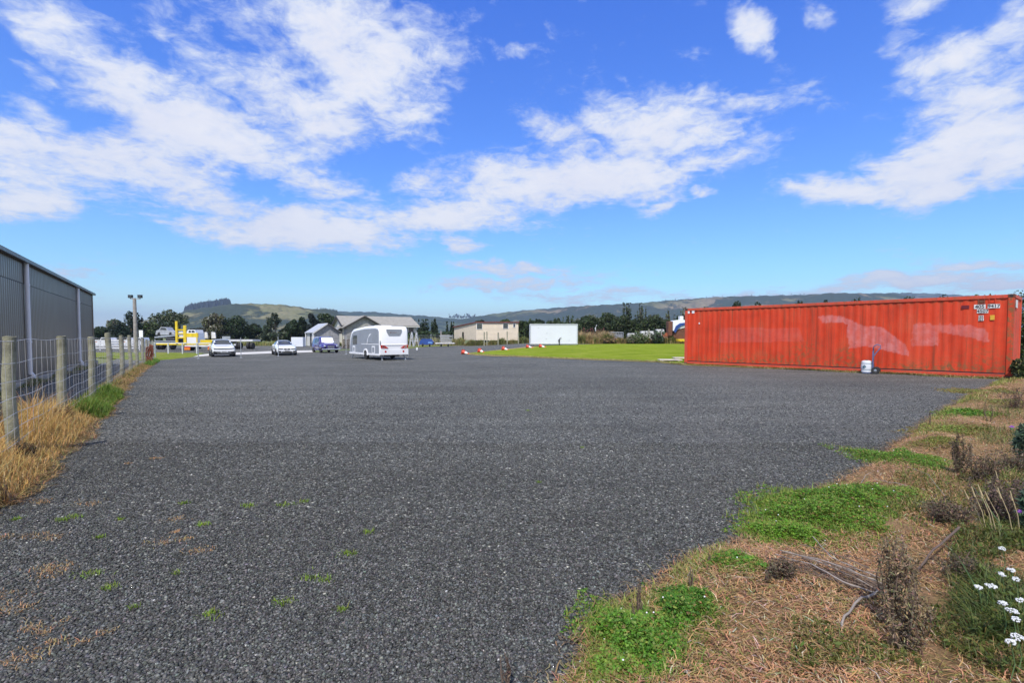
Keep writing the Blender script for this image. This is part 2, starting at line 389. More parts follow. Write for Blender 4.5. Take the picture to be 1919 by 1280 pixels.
# dry fringe under and round the lawn, then the lawn
def grow(poly, d):
    cx = sum(p[0] for p in poly)/len(poly); cy = sum(p[1] for p in poly)/len(poly); o = []
    for x, y in poly:
        l = math.hypot(x-cx, y-cy); o.append((x+(x-cx)/l*d, y+(y-cy)/l*d))
    return o
lawn_poly = low_lawn[::-1]+[(CO[0]+8.6, CO[1]-8.4), (CO[0]+11, CO[1]-6.5), (45, 30), (70, 66), (40, 76), (15, 76), (9.8, 70.5), (3.9, 67.8)]+up_lawn[::-1]
def ragged(poly, amp, step=.8):
    o = []
    for (a, b) in zip(poly, poly[1:]+poly[:1]):
        L = math.hypot(b[0]-a[0], b[1]-a[1]); n = max(1, int(L/step))
        for i in range(n):
            t = i/n; o.append((a[0]+(b[0]-a[0])*t+rnd.uniform(-amp, amp), a[1]+(b[1]-a[1])*t+rnd.uniform(-amp, amp)))
    return o
sheet('dry_turf_edge', ragged(grow(lawn_poly, .55), .12), M['dryedge'], .015, 3.0)
sheet('lawn', ragged(lawn_poly, .10), M['lawn'], .035, 3.0)
# concrete apron behind the cars and the grey yard beyond
sheet('concrete_apron', [at(362, 669.2), at(395, 667.2), at(444, 665.2), at(511, 662.5), at(590, 660.4), at(592, 656.8), at(511, 658.2), at(444, 661), at(400, 662.6), at(375, 665)], M['concrete'], .02, 3.0)
sheet('truck_yard', [at(150, 660), at(300, 660), at(380, 661.5), at(445, 660), at(511, 657.5), at(592, 656.2), at(640, 654), (-14, 90), (-40, 97), (-100, 92)], M['yard'], -.02, 4.0)
# grass corner beside the gate and the strip past the far kerb
M['rough'] = turf_mat('rough grass', (.10, .16, .02), (.17, .21, .04), (.30, .24, .10), 1.5, .5)
sheet('grass_corner', [at(299, 675.8), at(330, 672.6), at(360, 669.4), at(374, 665.4), at(383, 661.8), at(300, 660.3), at(150, 660.5), at(150, 668), at(270, 676)], M['rough'], .0, 3.0)
sheet('far_verge', ragged([at(648, 656.5), at(700, 654), at(770, 650.7), at(870, 647.2), at(972, 643.6), (12, 106), (10, 112), (-45, 108), (-14.3, 90), (-15.5, 76)], .1, 2), M['rough'], .01, 4.0)

# --- strip between the shed and the fence
M['stripgravel'] = gravel_mat('shade-lightened gravel', 2.6, .75)  # base lightened and browned to offset the shed's shade
sp = [(-1.8-.651*y, y) for y in np.arange(1, 46, 1.0)]+[(-4.9-.651*y, y) for y in np.arange(60, 0, -2.0)]
sheet('shed_side_strip', sp, M['stripgravel'], -.015, 2.5)

# --- verges of dead grass
def verge_mat():
    m = bpy.data.materials.new('thatch'); m.use_nodes = True; t = NT(m.node_tree); p = t.n['Principled BSDF']
    g = t.add('ShaderNodeNewGeometry').outputs['Position']
    a = t.noise(g, 1.3, 6, .65); f = t.noise(g, 70, 5, .75); f2 = t.noise(g, 14, 6, .7)
    c = t.ramp(a, [(.32, (.10, .12, .02)), (.44, (.27, .17, .075)), (.56, (.36, .22, .11)), (.70, (.26, .20, .07))])
    c = t.vm('SCALE', c, sc=t.mrange(f, .3, .7, .35, 1.35)); c = t.vm('SCALE', c, sc=t.mrange(f2, .3, .7, .55, 1.3))
    t.set(p.inputs['Base Color'], c); p.inputs['Roughness'].default_value = .95; p.inputs['Specular IOR Level'].default_value = .2
    b = t.add('ShaderNodeBump', Strength=1.0, Distance=.02, Height=t.math('ADD', f, f2)); t.l.new(b.outputs[0], p.inputs['Normal'])
    return m
M['thatch'] = verge_mat()
def vz(x, y):
    """height of the right verge above the yard"""
    d = x-float(xr(y)); return .07*float(ss(d, 0, .6))+.028*math.sin(x*3.1+y*1.3)*float(ss(d, 0, .3))+.02*math.sin(x*7.3-y*4.1)*float(ss(d, 0, .3))-.004+.10*float(ss(d, 1.2, 3))
sheet('dry_verge', right_edge+[(17.4, 17.7), (19, 19.5), (30, 24), (30, 5), (6, -6), (-.3, -6)], M['thatch'], 0, .5, zfun=vz)
def lz(x, y): return .05*float(ss(float(xl(y))-x, 0, .5))+.02*math.sin(x*3+y*2)*float(ss(float(xl(y))-x, 0, .3))-.003
sheet('fence_verge', left_edge[-180:]+[(-2.6, 0), (-1.9, 0)][::-1][:0]+[(-1.95-.651*y, y) for y in np.arange(1.0, 36.5, 1.5)], M['thatch'], 0, 1.0, zfun=lz)

# --- hills
def hill_mat(name, pas, dry, bush, bushiness, sc, blue=0.0):
    m = bpy.data.materials.new(name); m.use_nodes = True; t = NT(m.node_tree); p = t.n['Principled BSDF']
    g = t.add('ShaderNodeNewGeometry').outputs['Position']
    a = t.noise(g, .0022*sc, 6, .6, .5); b_ = t.noise(g, .0065*sc, 8, .68, .4); f = t.noise(g, .05*sc, 6, .75)
    c = t.mix(t.mrange(a, .40, .60), pas, dry); k = t.mrange(b_, bushiness, bushiness+.06, 1, 0)
    c = t.mix(k, c, bush); c = t.vm('SCALE', c, sc=t.mrange(f, .3, .7, .6, 1.35))
    dots = t.add('ShaderNodeTexVoronoi', Vector=g, Scale=.028*sc); c = t.mix(t.mrange(dots.outputs['Distance'], .16, .24, .8, 0), c, bush)
    t.set(p.inputs['Base Color'], c); p.inputs['Roughness'].default_value = 1.0; p.inputs['Specular IOR Level'].default_value = 0
    bb = t.add('ShaderNodeBump', Strength=.8, Distance=6.0, Height=t.math('ADD', f, k)); t.l.new(bb.outputs[0], p.inputs['Normal'])
    return m
def vnoise(x, y, seed):
    r = np.random.RandomState(seed); o = np.zeros_like(x)
    for k in range(26):
        fr = 2**r.uniform(-1, 3.2); th = r.uniform(0, 6.28); o += np.sin((x*math.cos(th)+y*math.sin(th))*fr+r.uniform(0, 6.28))/fr**.85
    return o/3.0
def hills(name, table, Yf, Yr, Yb, m, seed, spur=.35):
    px = np.arange(table[0][0], table[-1][0]+.1, 4.0); h = np.interp(px, *zip(*table))
    h = h+.5*np.sin(px*.21+seed)+.35*np.sin(px*.47+2*seed)
    tn = (px-960)/960; T = np.concatenate([np.linspace(0, 1, 40), 1+np.linspace(.1, 1, 6)])
    ys = np.where(T <= 1, Yf+(Yr-Yf)*T, Yr+(Yb-Yr)*(T-1))
    Yg = ys[:, None]*np.ones_like(px)[None]; Xg = tn[None]*Yg
    ridge = h*Yr/960
    q = np.where(T <= 1, 1-(1-np.clip(T, 0, 1))**1.9, 0)[:, None]
    n = vnoise(Xg/330, Yg/330, seed); env = np.where(T <= 1, np.clip(T*(1-T)*4, 0, 1), 0)[:, None]
    hp = np.minimum(h[None]*q+n*env*h[None]*spur, h[None]*(1-.02*(1-np.clip(T, 0, 1))[:, None])); hp = np.maximum(hp, -3)
    Z = np.where((T <= 1)[:, None], H+hp*Yg/960, H+ridge[None]*(1-.9*(np.clip(T, 1, 2)-1)**1.5)[:, None])
    Z[0] = -8
    nx, ny = len(px), len(T); ix = np.arange(nx*ny).reshape(ny, nx)
    Fq = np.stack([ix[:-1, :-1], ix[:-1, 1:], ix[1:, 1:], ix[1:, :-1]], -1).reshape(-1, 4)
    return tag(np_mesh(name, np.stack([Xg, Yg, Z], -1).reshape(-1, 3), Fq, m, smooth=True), kind='structure'), (px, ridge)
mh1 = hill_mat('hill pasture', (.13, .15, .06), (.20, .18, .10), (.045, .06, .04), .49, 1.6)
mh2 = hill_mat('bush hill', (.07, .10, .05), (.09, .11, .06), (.03, .05, .03), .52, 1.2)
mh3 = hill_mat('far range', (.10, .12, .05), (.20, .16, .10), (.035, .05, .03), .53, 1.0)
hills('hill_with_pasture', [(120, 2), (200, 8), (262, 27), (300, 38), (335, 42), (350, 48), (400, 55), (432, 60), (474, 61), (530, 59), (560, 55), (590, 50), (608, 51), (622, 48), (640, 42), (690, 24), (760, 4)], 1050, 1900, 2500, mh1, 3)
hills('bush_covered_ridge', [(400, 2), (455, 22), (463, 26), (503, 34), (560, 41), (600, 45), (640, 46), (700, 45.5), (763, 40), (800, 38), (850, 33), (900, 30), (980, 22), (1080, 3)], 2100, 3000, 3600, mh2, 5, .2)
hills('long_range_of_hills', [(760, 4), (800, 17), (840, 28), (888, 36), (920, 41), (942, 44), (980, 48), (1040, 53), (1100, 57), (1200, 62), (1260, 67.5), (1340, 73), (1400, 75), (1500, 77), (1560, 81), (1620, 80), (1700, 81), (1760, 79), (1850, 74), (1919, 76), (2050, 78), (2200, 60)], 1500, 3600, 4300, mh3, 9, .30)

# --- haze
def haze():
    mb = MB().box(-9500, 9500, -2500, 9500, -12, 420); m = bpy.data.materials.new('haze'); m.use_nodes = True; t = NT(m.node_tree); t.n.clear()
    o = t.add('ShaderNodeOutputMaterial'); v = t.add('ShaderNodeVolumePrincipled', Color=(.55, .70, .95), Density=.00015); v.inputs['Anisotropy'].default_value = .2
    t.l.new(v.outputs[0], o.inputs['Volume'])
    return tag(mb.build('haze', m), 'thin blue haze over the distant hills', None, kind='stuff')
haze()
# ================================================================== LARGE STRUCTURES
def ribbed(L, Hh, pitch, prof, z0=0.0, zn=1):
    """wall of vertical ribs: along x 0..L, depth in -y; prof = [(fraction of the pitch, depth)]"""
    xs, ds = [], []; n = int(round(L/pitch)); pitch = L/n
    for i in range(n):
        for f, d in prof: xs.append((i+f)*pitch); ds.append(d)
    xs.append(L); ds.append(prof[0][1]); xs = np.array(xs); ds = np.array(ds)
    zs = np.linspace(z0, Hh, zn+1); V = np.array([[x, d, z] for z in zs for x, d in zip(xs, ds)]); k = len(xs)
    ix = np.arange(len(V)).reshape(len(zs), k)
    return V, np.stack([ix[:-1, :-1], ix[:-1, 1:], ix[1:, 1:], ix[1:, :-1]], -1).reshape(-1, 4)

# ---- dark shed on the left. local x runs along the wall away from the camera, local -y faces the yard
sy0 = 2.0; sh_ang = math.atan2(1, -.651)
shed = thing('storage_shed', 'long dark grey ribbed metal shed with two pale downpipes, left of the fence', 'shed', (-4.85-.651*sy0, sy0, -.02), sh_ang)
SL = (28.8-sy0)*math.hypot(1, .651); SH = 3.84
def shed_mat():
    m = bpy.data.materials.new('dark grey cladding'); m.use_nodes = True; t = NT(m.node_tree); p = t.n['Principled BSDF']
    tc = t.add('ShaderNodeTexCoord').outputs['Object']; mp = t.add('ShaderNodeMapping', Vector=tc, Scale=(1.2, 1, .12))
    n = t.noise(mp.outputs[0], 1.5, 5, .6); c = t.mix(t.mrange(n, .3, .7), (.235, .205, .18), (.28, .245, .215))
    s = t.add('ShaderNodeSeparateXYZ', i0=tc); dirt = t.math('MULTIPLY', t.mrange(s.outputs[2], 0, .7, .6, 0), t.noise(tc, 3, 5)); c = t.mix(dirt, c, (.15, .13, .11))
    t.set(p.inputs['Base Color'], c); p.inputs['Roughness'].default_value = .30; p.inputs['Metallic'].default_value = .45; p.inputs['Specular IOR Level'].default_value = .7
    return m
M['shed'] = shed_mat()
flip = lambda V: V*np.array([1, -1, 1])
PR = [(0, 0), (.55, 0), (.62, -.018), (.93, -.018)]
V, Fq = ribbed(SL, 3.13, .22, PR, .12); np_mesh('wall', V, Fq, M['shed'], parent=shed)
V, Fq = ribbed(SL, SH, .22, PR, 3.155); V[:, 1] -= .012; o = np_mesh('upper_wall', V, Fq, M['shed'], parent=shed)
MB().box(0, SL, -.012, .01, 3.13, 3.155).build('wall_joint', M['darktrim'], shed)
MB().box(SL-.005, SL+.09, -.075, .12, .1, SH+.02).build('corner_flashing', M['shed'], shed)
V, Fq = ribbed(16, SH, .25, PR, .12); ow = np_mesh('end_wall', V, Fq, M['shed'], parent=shed); ow.location = (SL, 0, 0); ow.rotation_euler = (0, 0, R(90))
MB().prism([(-.10, 3.80), (-.10, 3.86), (-.02, 3.90), (16.2, 5.36), (16.2, 5.21), (.0, 3.84)], 0, SL+.12, 'x').build('roof', M['shed'], shed)
M['gutter'] = mat('gutter metal', (.11, .11, .115), .4, .4)
MB().prism([(-.20, 3.78), (-.20, 3.89), (-.105, 3.89), (-.105, 3.78)], -.02, SL+.13, 'x').build('gutter', M['gutter'], shed)
M['pipe'] = mat('pale plastic pipe', (.78, .77, .80), .4, var=.06)
M['footing'] = mat('footing concrete', (.33, .31, .27), .9, var=.3, vscale=4, bump=.3)
MB().box(0, SL+.12, -.22, -.01, -.12, .125).build('footing', M['footing'], shed)
for yy in (16.15, 24.4):
    u = (yy-sy0)*math.hypot(1, .651)
    dp = MB().tube([(u, -.10, 3.80), (u, -.10, .30)], .062, 12).tube([(u, -.10, 3.06), (u, -.10, 3.14)], .072, 12)
    dp.tube([(u, -.10, .32), (u+.02, -.16, .22), (u+.02, -.17, .0)], .072, 12).tube([(u, -.10, 1.28), (u, -.10, 1.33)], .073, 12)
    d = dp.build('downpipe', M['pipe'], shed, True)

# ---- fence of posts and netting
fence = thing('wire_fence', 'netting fence of greenish weathered wooden posts between the dark shed and the gravel', 'fence', (-2.02-.651*6.3, 6.3, 0))
def fxy(y): return -2.02-.651*y, y
post_y = [6.05, 8.74, 11.8, 14.9, 18.1, 21.3, 24.6, 28.4, 32.2, 36.0, 40.0]
EX = Vector(fence.location)
heights = [1.47, 1.47, 1.45, 1.56, 1.50, 1.50, 1.50, 1.5, 1.5, 1.5, 1.5]
for i, y in enumerate(post_y):
    x, _ = fxy(y); z = gz(x, y); w_ = .064 if i != 3 else .072; lean = rnd.uniform(-.02, .02)
    bm = bmesh.new(); hh = heights[i]
    segs = 10; prev = None; rings = []
    for k in range(segs+1):
        zz = -.1+(hh+.1)*k/segs; ring = []
        for q in range(8):
            a = 2*math.pi*(q+.5)/8; rr = w_*(1.05+rnd.uniform(-.05, .05))*(.97 if k == segs else 1)
            ring.append(bm.verts.new((rr*math.cos(a)+lean*zz+.01*math.sin(k*.8+i), rr*math.sin(a), zz+(rnd.uniform(-.012, .012) if k == segs else 0))))
        rings.append(ring)
    for k in range(segs):
        for q in range(8): bm.faces.new((rings[k][q], rings[k][(q+1) % 8], rings[k+1][(q+1) % 8], rings[k+1][q]))
    bm.faces.new(rings[-1]); me = bpy.data.meshes.new('fence_post'); bm.to_mesh(me); bm.free()
    po = link('fence_post', me, M['postwood'], fence, True); me.set_sharp_from_angle(angle=R(50))
    po.location = Vector((x, y, z))-EX; po.rotation_euler = (0, 0, rnd.uniform(0, 1))
net = MB(); yy = np.arange(3.0, 40.01, .25)
wz = [.06, .22, .38, .55, .74, .94, 1.16, 1.42]
M['wire'] = mat('fence wire', (.46, .46, .46), .5, metal=.3, var=.2)
for k, h in enumerate(wz):
    pts = []
    for i, y in enumerate(yy):
        x, _ = fxy(y); pts.append((x+.075-EX.x, y-EX.y, gz(x, y)+h+.012*math.sin(i*.9+k)-EX.z))
    net.tube(pts, .0034 if k < 7 else .0038, 4, False)
y = 3.1
while y < 40:
    x, _ = fxy(y); net.tube([(x+.075-EX.x, y-EX.y, gz(x, y)+.06-EX.z), (x+.08-EX.x, y+rnd.uniform(-.02, .02)-EX.y, gz(x, y)+.7-EX.z), (x+.075-EX.x, y-EX.y, gz(x, y)+wz[-1]-EX.z)], .0024, 3, False); y += .26
net.build('wire_netting', M['wire'], fence)
# strainer end of the fence: steel post, coil of rust coloured rope
x, y = fxy(44.0)
MB().tube([(0, 0, -.1), (0, 0, 1.55)], .045, 8).build('gate_post', M['galv'], None)
gp_ = bpy.context.scene.objects['gate_post']; gp_.location = (x, y, gz(x, y)); tag(gp_, 'thin galvanised post at the far end of the wooden fence', 'post')
cx_, cy_ = fxy(30.5); cx_ += .25
coil = MB()
for k in range(7):
    pts = [(.10*math.sin(q*.8+k)+.16*math.sin(q+k*.4), .05*math.cos(q*1.3+k), .55+(.42+.03*k)*math.cos(q)) for q in np.linspace(0, 6.28, 18)]
    coil.tube(pts, .03, 5)
for k in range(5): coil.tube([(-.05+.03*k, 0, .2), (.1+.1*k, -.1, .02), (.25+.12*k, -.2*k, .03)], .02, 5)
M['rope'] = mat('rust red rope', (.22, .07, .04), .9, var=.4, vscale=9)
c = coil.build('rope_coil', M['rope'], None, True); c.location = (cx_, cy_, gz(cx_, cy_)+.02); tag(c, 'rust red coiled rope hung near the far end of the wooden fence', 'rope')

# ---- floodlight pole
px_, py_ = at(254.5, 655); Y = 56.0; X = atY(254.5, Y); z = gz(X, Y)
pole = thing('floodlight_pole', 'tall wooden pole topped by two dark floodlights, right of the shed', 'pole', (X, Y, z))
hp = zY(559, Y)-z
MB().tube([(0, 0, -.1), (0.02, 0, hp*.5), (0, 0, hp)], [.21, .185, .16], 12).build('pole_shaft', M['polewood'], pole, True)
MB().box(-.45, .62, -.05, .05, hp-.12, hp-.02).build('crossarm', M['galv'], pole)
for sx_ in (-.42, .62):
    fl = MB().cbox(sx_-.22, sx_+.22, -.12, .12, hp+.02, hp+.36, .03).box(sx_-.03, sx_+.03, -.02, .02, hp-.1, hp+.05).build('floodlight', M['black'], pole)
    MB().box(sx_-.17, sx_+.17, -.128, -.122, hp+.06, hp+.32).build('lens', M['glass'], fl)
X2 = atY(265, 58); z2 = gz(X2, 58); sb = thing('sign_board', 'small blank white board on a stake beside the floodlight pole', 'sign', (X2, 58, z2))
MB().box(-.22, .22, -.02, .02, zY(632, 58)-z2, zY(619, 58)-z2).build('panel', M['white'], sb); MB().box(-.03, .03, .022, .06, 0, zY(632, 58)-z2+.2).build('stake', M['polewood'], sb)

# ---- low white rails in front of the truck yard
def rail_fence(name, label, x0, y0, x1, y1, h, rails, m, nposts, pr=.05, rh=.05):
    L = math.hypot(x1-x0, y1-y0); t = thing(name, label, 'fence' if len(rails) > 1 else 'barrier', (x0, y0, gz(x0, y0)), math.atan2(y1-y0, x1-x0))
    dz = gz(x1, y1)-gz(x0, y0)
    for i in range(nposts):
        u = L*i/(nposts-1); MB().cbox(u-pr, u+pr, -pr, pr, dz*u/L-.1, dz*u/L+h, .01).build('post', m, t)
    for r in rails: MB().add([(0, -pr-.035, r-rh), (L, -pr-.035, r-rh+dz), (L, -pr-.003, r-rh+dz), (0, -pr-.003, r-rh), (0, -pr-.035, r+rh), (L, -pr-.035, r+rh+dz), (L, -pr-.003, r+rh+dz), (0, -pr-.003, r+rh)],
        [(0,3,2,1),(4,5,6,7),(0,1,5,4),(1,2,6,5),(2,3,7,6),(3,0,4,7)]).build('rail', m, t)
    return t
M['oldwhite'] = mat('weathered white paint', (.62, .62, .62), .6, var=.2, vscale=2, dirt=.4)
rail_fence('rail_fence', 'white fence of four flat rails seen behind the wooden posts, below the dark trees', -62, 66, atY(262, 66), 66, 1.35, [.30, .62, .94, 1.26], M['oldwhite'], 12, .06, .10)
bx0, by0 = atY(289, 53.5), 53.5; bx1, by1 = atY(396, 52.5), 52.5
rail_fence('pipe_barrier', 'long low pipe barrier with one rail between the netting fence and the white hatchback', bx0, by0, bx1, by1, 1.12, [1.10], M['oldwhite'], 5, .045, .05)

# ================================================================== SHIPPING CONTAINER
con = thing('shipping_container', 'long faded red shipping container with pink rubbed patches, on the edge of the gravel', 'container', (CO[0], CO[1], 0.0), -CANG)
CL, CH, CW = 12.19, 2.896, 2.44
def on_con(px, py):
    d = ray(px, py); n = Vector((CN[0], CN[1], 0)); P0 = Vector((CO[0], CO[1], 0)); C0 = Vector((0, 0, H))
    t = (P0-C0).dot(n)/d.dot(n); P = C0+d*t; return (P-P0).dot(Vector((CD[0], CD[1], 0))), P.z
Z5 = lambda pts: [on_con(1500+x/4.7975, 570+y/4.8) for x, y in pts]
patch1 = Z5([(130,115),(215,100),(330,108),(420,145),(520,195),(690,205),(780,270),(900,370),(940,440),(935,465),(860,450),(780,430),(640,395),(540,375),(400,400),(385,300),(380,185),(330,165),(160,170)])
patch2 = Z5([(965,190),(985,172),(1115,172),(1130,195),(1190,190),(1200,170),(1220,190),(1275,190),(1300,165),(1330,190),(1480,190),(1500,205),(1600,215),(1645,270),(1640,340),(1600,340),(1480,300),(1330,275),(1200,250),(1190,370),(1120,375),(950,375),(940,320),(970,300)])
patch3 = [on_con(*p) for p in [(1345,615),(1490,614),(1500,640),(1340,642)]]
def inpoly(X, Y, poly):
    c = np.zeros(X.shape, bool); j = len(poly)-1
    for i in range(len(poly)):
        xi, yi = poly[i]; xj, yj = poly[j]
        c ^= ((yi > Y) != (yj > Y)) & (X < (xj-xi)*(Y-yi)/(yj-yi+1e-12)+xi); j = i
    return c
def con_mat():
    m = bpy.data.materials.new('faded red paint'); m.use_nodes = True; t = NT(m.node_tree); p = t.n['Principled BSDF']
    tc = t.add('ShaderNodeTexCoord').outputs['Object']; a = t.add('ShaderNodeAttribute', {'attribute_name': 'Col'}); s = t.add('ShaderNodeSeparateColor', i0=a.outputs['Color'])
    base = t.ramp(t.noise(tc, .9, 6, .6), [(.3, (.44, .036, .009)), (.5, (.60, .046, .010)), (.7, (.58, .074, .024))])
    mv = t.add('ShaderNodeMapping', Vector=tc, Scale=(5.0, 5.0, .35)); streak = t.noise(mv.outputs[0], 1.2, 7, .65)
    c = t.mix(t.mrange(streak, .5, .78, 0, .4), base, (.60, .11, .06))
    mv2 = t.add('ShaderNodeMapping', Vector=tc, Scale=(9.0, 9.0, .30), Location=(3, 0, 0)); st2 = t.noise(mv2.outputs[0], 1.0, 7, .7)
    c = t.mix(t.mrange(st2, .53, .70, 0, .8), c, (.19, .045, .018))
    pk = t.mix(t.mrange(t.noise(tc, 2.5, 6, .65), .35, .65), (.56, .15, .13), (.60, .24, .22)); mott = t.mrange(t.noise(tc, 4.5, 8, .7), .36, .56, .45, 1.0); c = t.mix(t.math('MULTIPLY', t.math('MULTIPLY', s.outputs[0], mott), t.mrange(streak, .3, .65, .90, .45)), c, pk)
    st = t.math('MULTIPLY', s.outputs[1], t.mrange(t.noise(tc, 7, 8, .72), .46, .62)); c = t.mix(t.math('MINIMUM', st, .8), c, (.16, .10, .035))
    rs = t.mrange(t.noise(tc, 16, 6, .7), .60, .68); c = t.mix(t.math('MULTIPLY', rs, t.math('ADD', t.math('MULTIPLY', s.outputs[2], .9), .25)), c, (.09, .03, .015))
    t.set(p.inputs['Base Color'], c); p.inputs['Roughness'].default_value = .62; p.inputs['Specular IOR Level'].default_value = .35
    b = t.add('ShaderNodeBump', Strength=.35, Distance=.01, Height=t.noise(tc, 25, 5)); t.l.new(b.outputs[0], p.inputs['Normal'])
    return m
M['con'] = con_mat()
def con_cols(V):
    u, v = V[:, 0], V[:, 2]
    wu = u+.02*np.sin(v*9)+.012*np.sin(v*23+u*5); wv = v+.012*np.sin(u*17)+.01*np.sin(u*41+v*3)
    pk = np.maximum(inpoly(wu, wv, patch1), inpoly(wu, wv, patch2)*.9)*1.0
    pk = np.maximum(pk, inpoly(u, v, patch3)*.30)
    g = lambda cu, cv, ru, rv: np.exp(-(((u-cu)/ru)**2+((v-cv)/rv)**2))
    stn = np.zeros(len(u))
    for (px, py, ru, rv, s_) in [(1505,655,.7,.4,.7),(1570,665,.22,.3,1.1),(1583,667,.2,.35,1.1),(1745,690,.9,.3,.7),(1360,668,.6,.25,.5),(1440,668,1.5,.2,.5),(1520,680,2,.12,.5),(1830,680,.6,.8,.6)]:
        cu, cv = on_con(px, py); stn += s_*g(cu, cv, ru, rv)
    stn += 1.3*np.clip((u-11.75)/.4, 0, 1)*(.6+.4*np.sin(v*5)); stn += .75*np.exp(-((v-.25)/.22)**2)+.45*np.exp(-((v-2.72)/.10)**2)
    rr = np.clip(.8*np.exp(-((v-.2)/.3)**2)+.5*g(*on_con(1720, 640), .6, .1)+1.0*g(*on_con(1500, 640), .8, .25), 0, 1)
    return np.stack([pk, np.clip(stn, 0, 1.2), rr], -1)
def panel(L, name, parent=con, cols=True, zn=64):
    prof = [(0, 0), (.12, 0), (.25, 0), (.37, .017), (.5, .017), (.62, .017), (.75, .017), (.88, 0)]
    V, Fq = ribbed(L, CH-.12, .279, prof, .205, zn); V[:, 1] += .02
    return np_mesh(name, V, Fq, M['con'], cols=con_cols(V) if cols else np.zeros((len(V), 3))+[0, .3, .3], parent=parent)
sp_ = panel(CL-.32, 'side_panel'); sp_.location = (.16, 0, 0)
cc = np.array(sp_.data.vertices[0].co)
def colbox(name, mb, parent=con, c=(0, .35, .5)):
    o = mb.build(name, M['con'], parent); a = o.data.color_attributes.new('Col', 'FLOAT_COLOR', 'POINT')
    for d in a.data: d.color = (*c, 1)
    return o
colbox('top_rail', MB().cbox(.16, CL-.16, -.01, .06, CH-.13, CH-.01, .008), c=(.25, .5, .9))
colbox('bottom_rail', MB().cbox(.16, CL-.16, -.012, .07, .04, .160, .01), c=(0.2, .35, .5))
MB().box(.16, CL-.16, .03, .045, .155, .21).build('groove_shade', M['black'], con)  # black strip stands for the shade in the recess above the rail
for xx, nm in ((0, 'corner_post'), (CL-.16, 'corner_post')):
    colbox(nm, MB().cbox(xx, xx+.16, -.015, .16, .118, CH-.118, .012), c=(.3 if xx == 0 else 0, .3 if xx == 0 else 1.2, .4))
    for zz in (0, CH-.118):
        cst = MB().cbox(xx-.005, xx+.173, -.02, .162, zz, zz+.118, .012); o = cst.build('corner_casting', M['rust'], con)
        MB().cbox(xx+.045, xx+.125, -.0245, -.018, zz+.03, zz+.09, .002).build('casting_slot', M['black'], o)
# far side, ends and roof
sf = panel(CL-.32, 'rear_side_panel', cols=False, zn=4); sf.location = (CL-.16, CW, 0); sf.rotation_euler = (0, 0, math.pi)
for k in (0, 1):
    V, Fq = ribbed(CW-.2, CH-.1, .24, [(0, 0), (.2, .03), (.5, .03), (.7, 0)], .12, 3)
    e = np_mesh('end_panel', V, Fq, M['con'], cols=np.zeros((len(V), 3))+[.35, .3, .4], parent=con)
    if k: e.location = (CL-.03, .1, 0); e.rotation_euler = (0, 0, R(90))
    else: e.location = (.03, CW-.1, 0); e.rotation_euler = (0, 0, R(-90))
    for yy_ in (0.0, CW-.16):
        if yy_: colbox('corner_post', MB().cbox(k*(CL-.16), k*(CL-.16)+.16, yy_, yy_+.165, 0, CH, .012), c=(.3, .3, .5))
    colbox('end_rail', MB().cbox(k*(CL-.1)-.004+k*.008, k*(CL-.1)+.1+.004*k, .16, CW-.16, CH-.12, CH-.005, .01), c=(.3, .4, .5))
    colbox('end_rail', MB().cbox(k*(CL-.1)-.004+k*.008, k*(CL-.1)+.1+.004*k, .16, CW-.16, 0.03, .14, .01), c=(.3, .4, .5))
V, Fq = ribbed(CL-.3, CW-.1, .21, [(0, 0), (.3, 0), (.45, .02), (.85, .02)], .03, 1)
V2 = np.stack([V[:, 0]+.15, V[:, 2], CH-.035-V[:, 1]], -1); np_mesh('roof', V2, Fq, M['con'], cols=np.zeros((len(V2), 3))+[.4, .5, .5], parent=con)
MB().box(.1, CL-.1, .1, CW-.1, .16, .2).build('floor', M['rust'], con)
# vents and markings
for (px, py) in ((1290.6, 584.5), (1299.5, 584)):
    u, v = on_con(px, py); MB().cbox(u-.07, u+.07, .0, .022, v-.09, v+.09, .008).build('vent', M['conewhite'], con)
u0, v0 = on_con(1311, 606); MB().cbox(u0-.03, u0+.03, .0, .022, v0-.04, v0+.04, .008).build('vent', M['conewhite'], con)
M['decal'] = mat('white decal', (.66, .65, .62), .5, var=.08, dirt=.25); M['maroon'] = mat('maroon decal', (.14, .008, .012), .5); M['yellowd'] = mat('yellow decal', (.62, .36, .03), .5, var=.15)
M['ink'] = mat('black ink', (.025, .025, .03), .6)
def decal(px0, py0, px1, py1, m, text=None, size=1.0, name='marking', off=.0):
    u0, v1 = on_con(px0, py0); u1, v0 = on_con(px1, py1)
    o = MB().box(u0, u1, .006-off, .0105, v0, v1).build(name, m, con)
    words = (text or '').split()
    for wi, word in enumerate(words):
        text = word; uc = u0+(u1-u0)*(wi+.5)/len(words)
        cu = bpy.data.curves.new('lettering', 'FONT'); cu.body = text; cu.size = (v1-v0)*1.12*size; cu.align_x = 'CENTER'; cu.align_y = 'CENTER'; cu.extrude = .0008; cu.offset = .004
        tmp = bpy.data.objects.new('lettering', cu); me = bpy.data.meshes.new_from_object(tmp); bpy.data.objects.remove(tmp)
        to = bpy.data.objects.new('lettering', me); COL.objects.link(to); me.materials.clear(); me.materials.append(M['ink']); to.parent = o
        to.location = (uc, .0040-off, (v0+v1)/2-.005); to.rotation_euler = (R(90), 0, 0)
    return o
decal(1802.5, 572.5, 1817.0, 578.5, M['maroon']); decal(1826.3, 571, 1847.8, 578.3, M['decal'], '405'); decal(1852, 570, 1875, 577, M['decal'], '94 17')
decal(1831.8, 579.8, 1853, 586.5, M['decal'], '4507'); decal(1835, 591, 1844, 595.8, M['decal'], '22'); decal(1834.5, 596.2, 1844.5, 601, M['decal'], 'G1'); decal(1856.6, 590.5, 1864.6, 599.5, M['yellowd'])
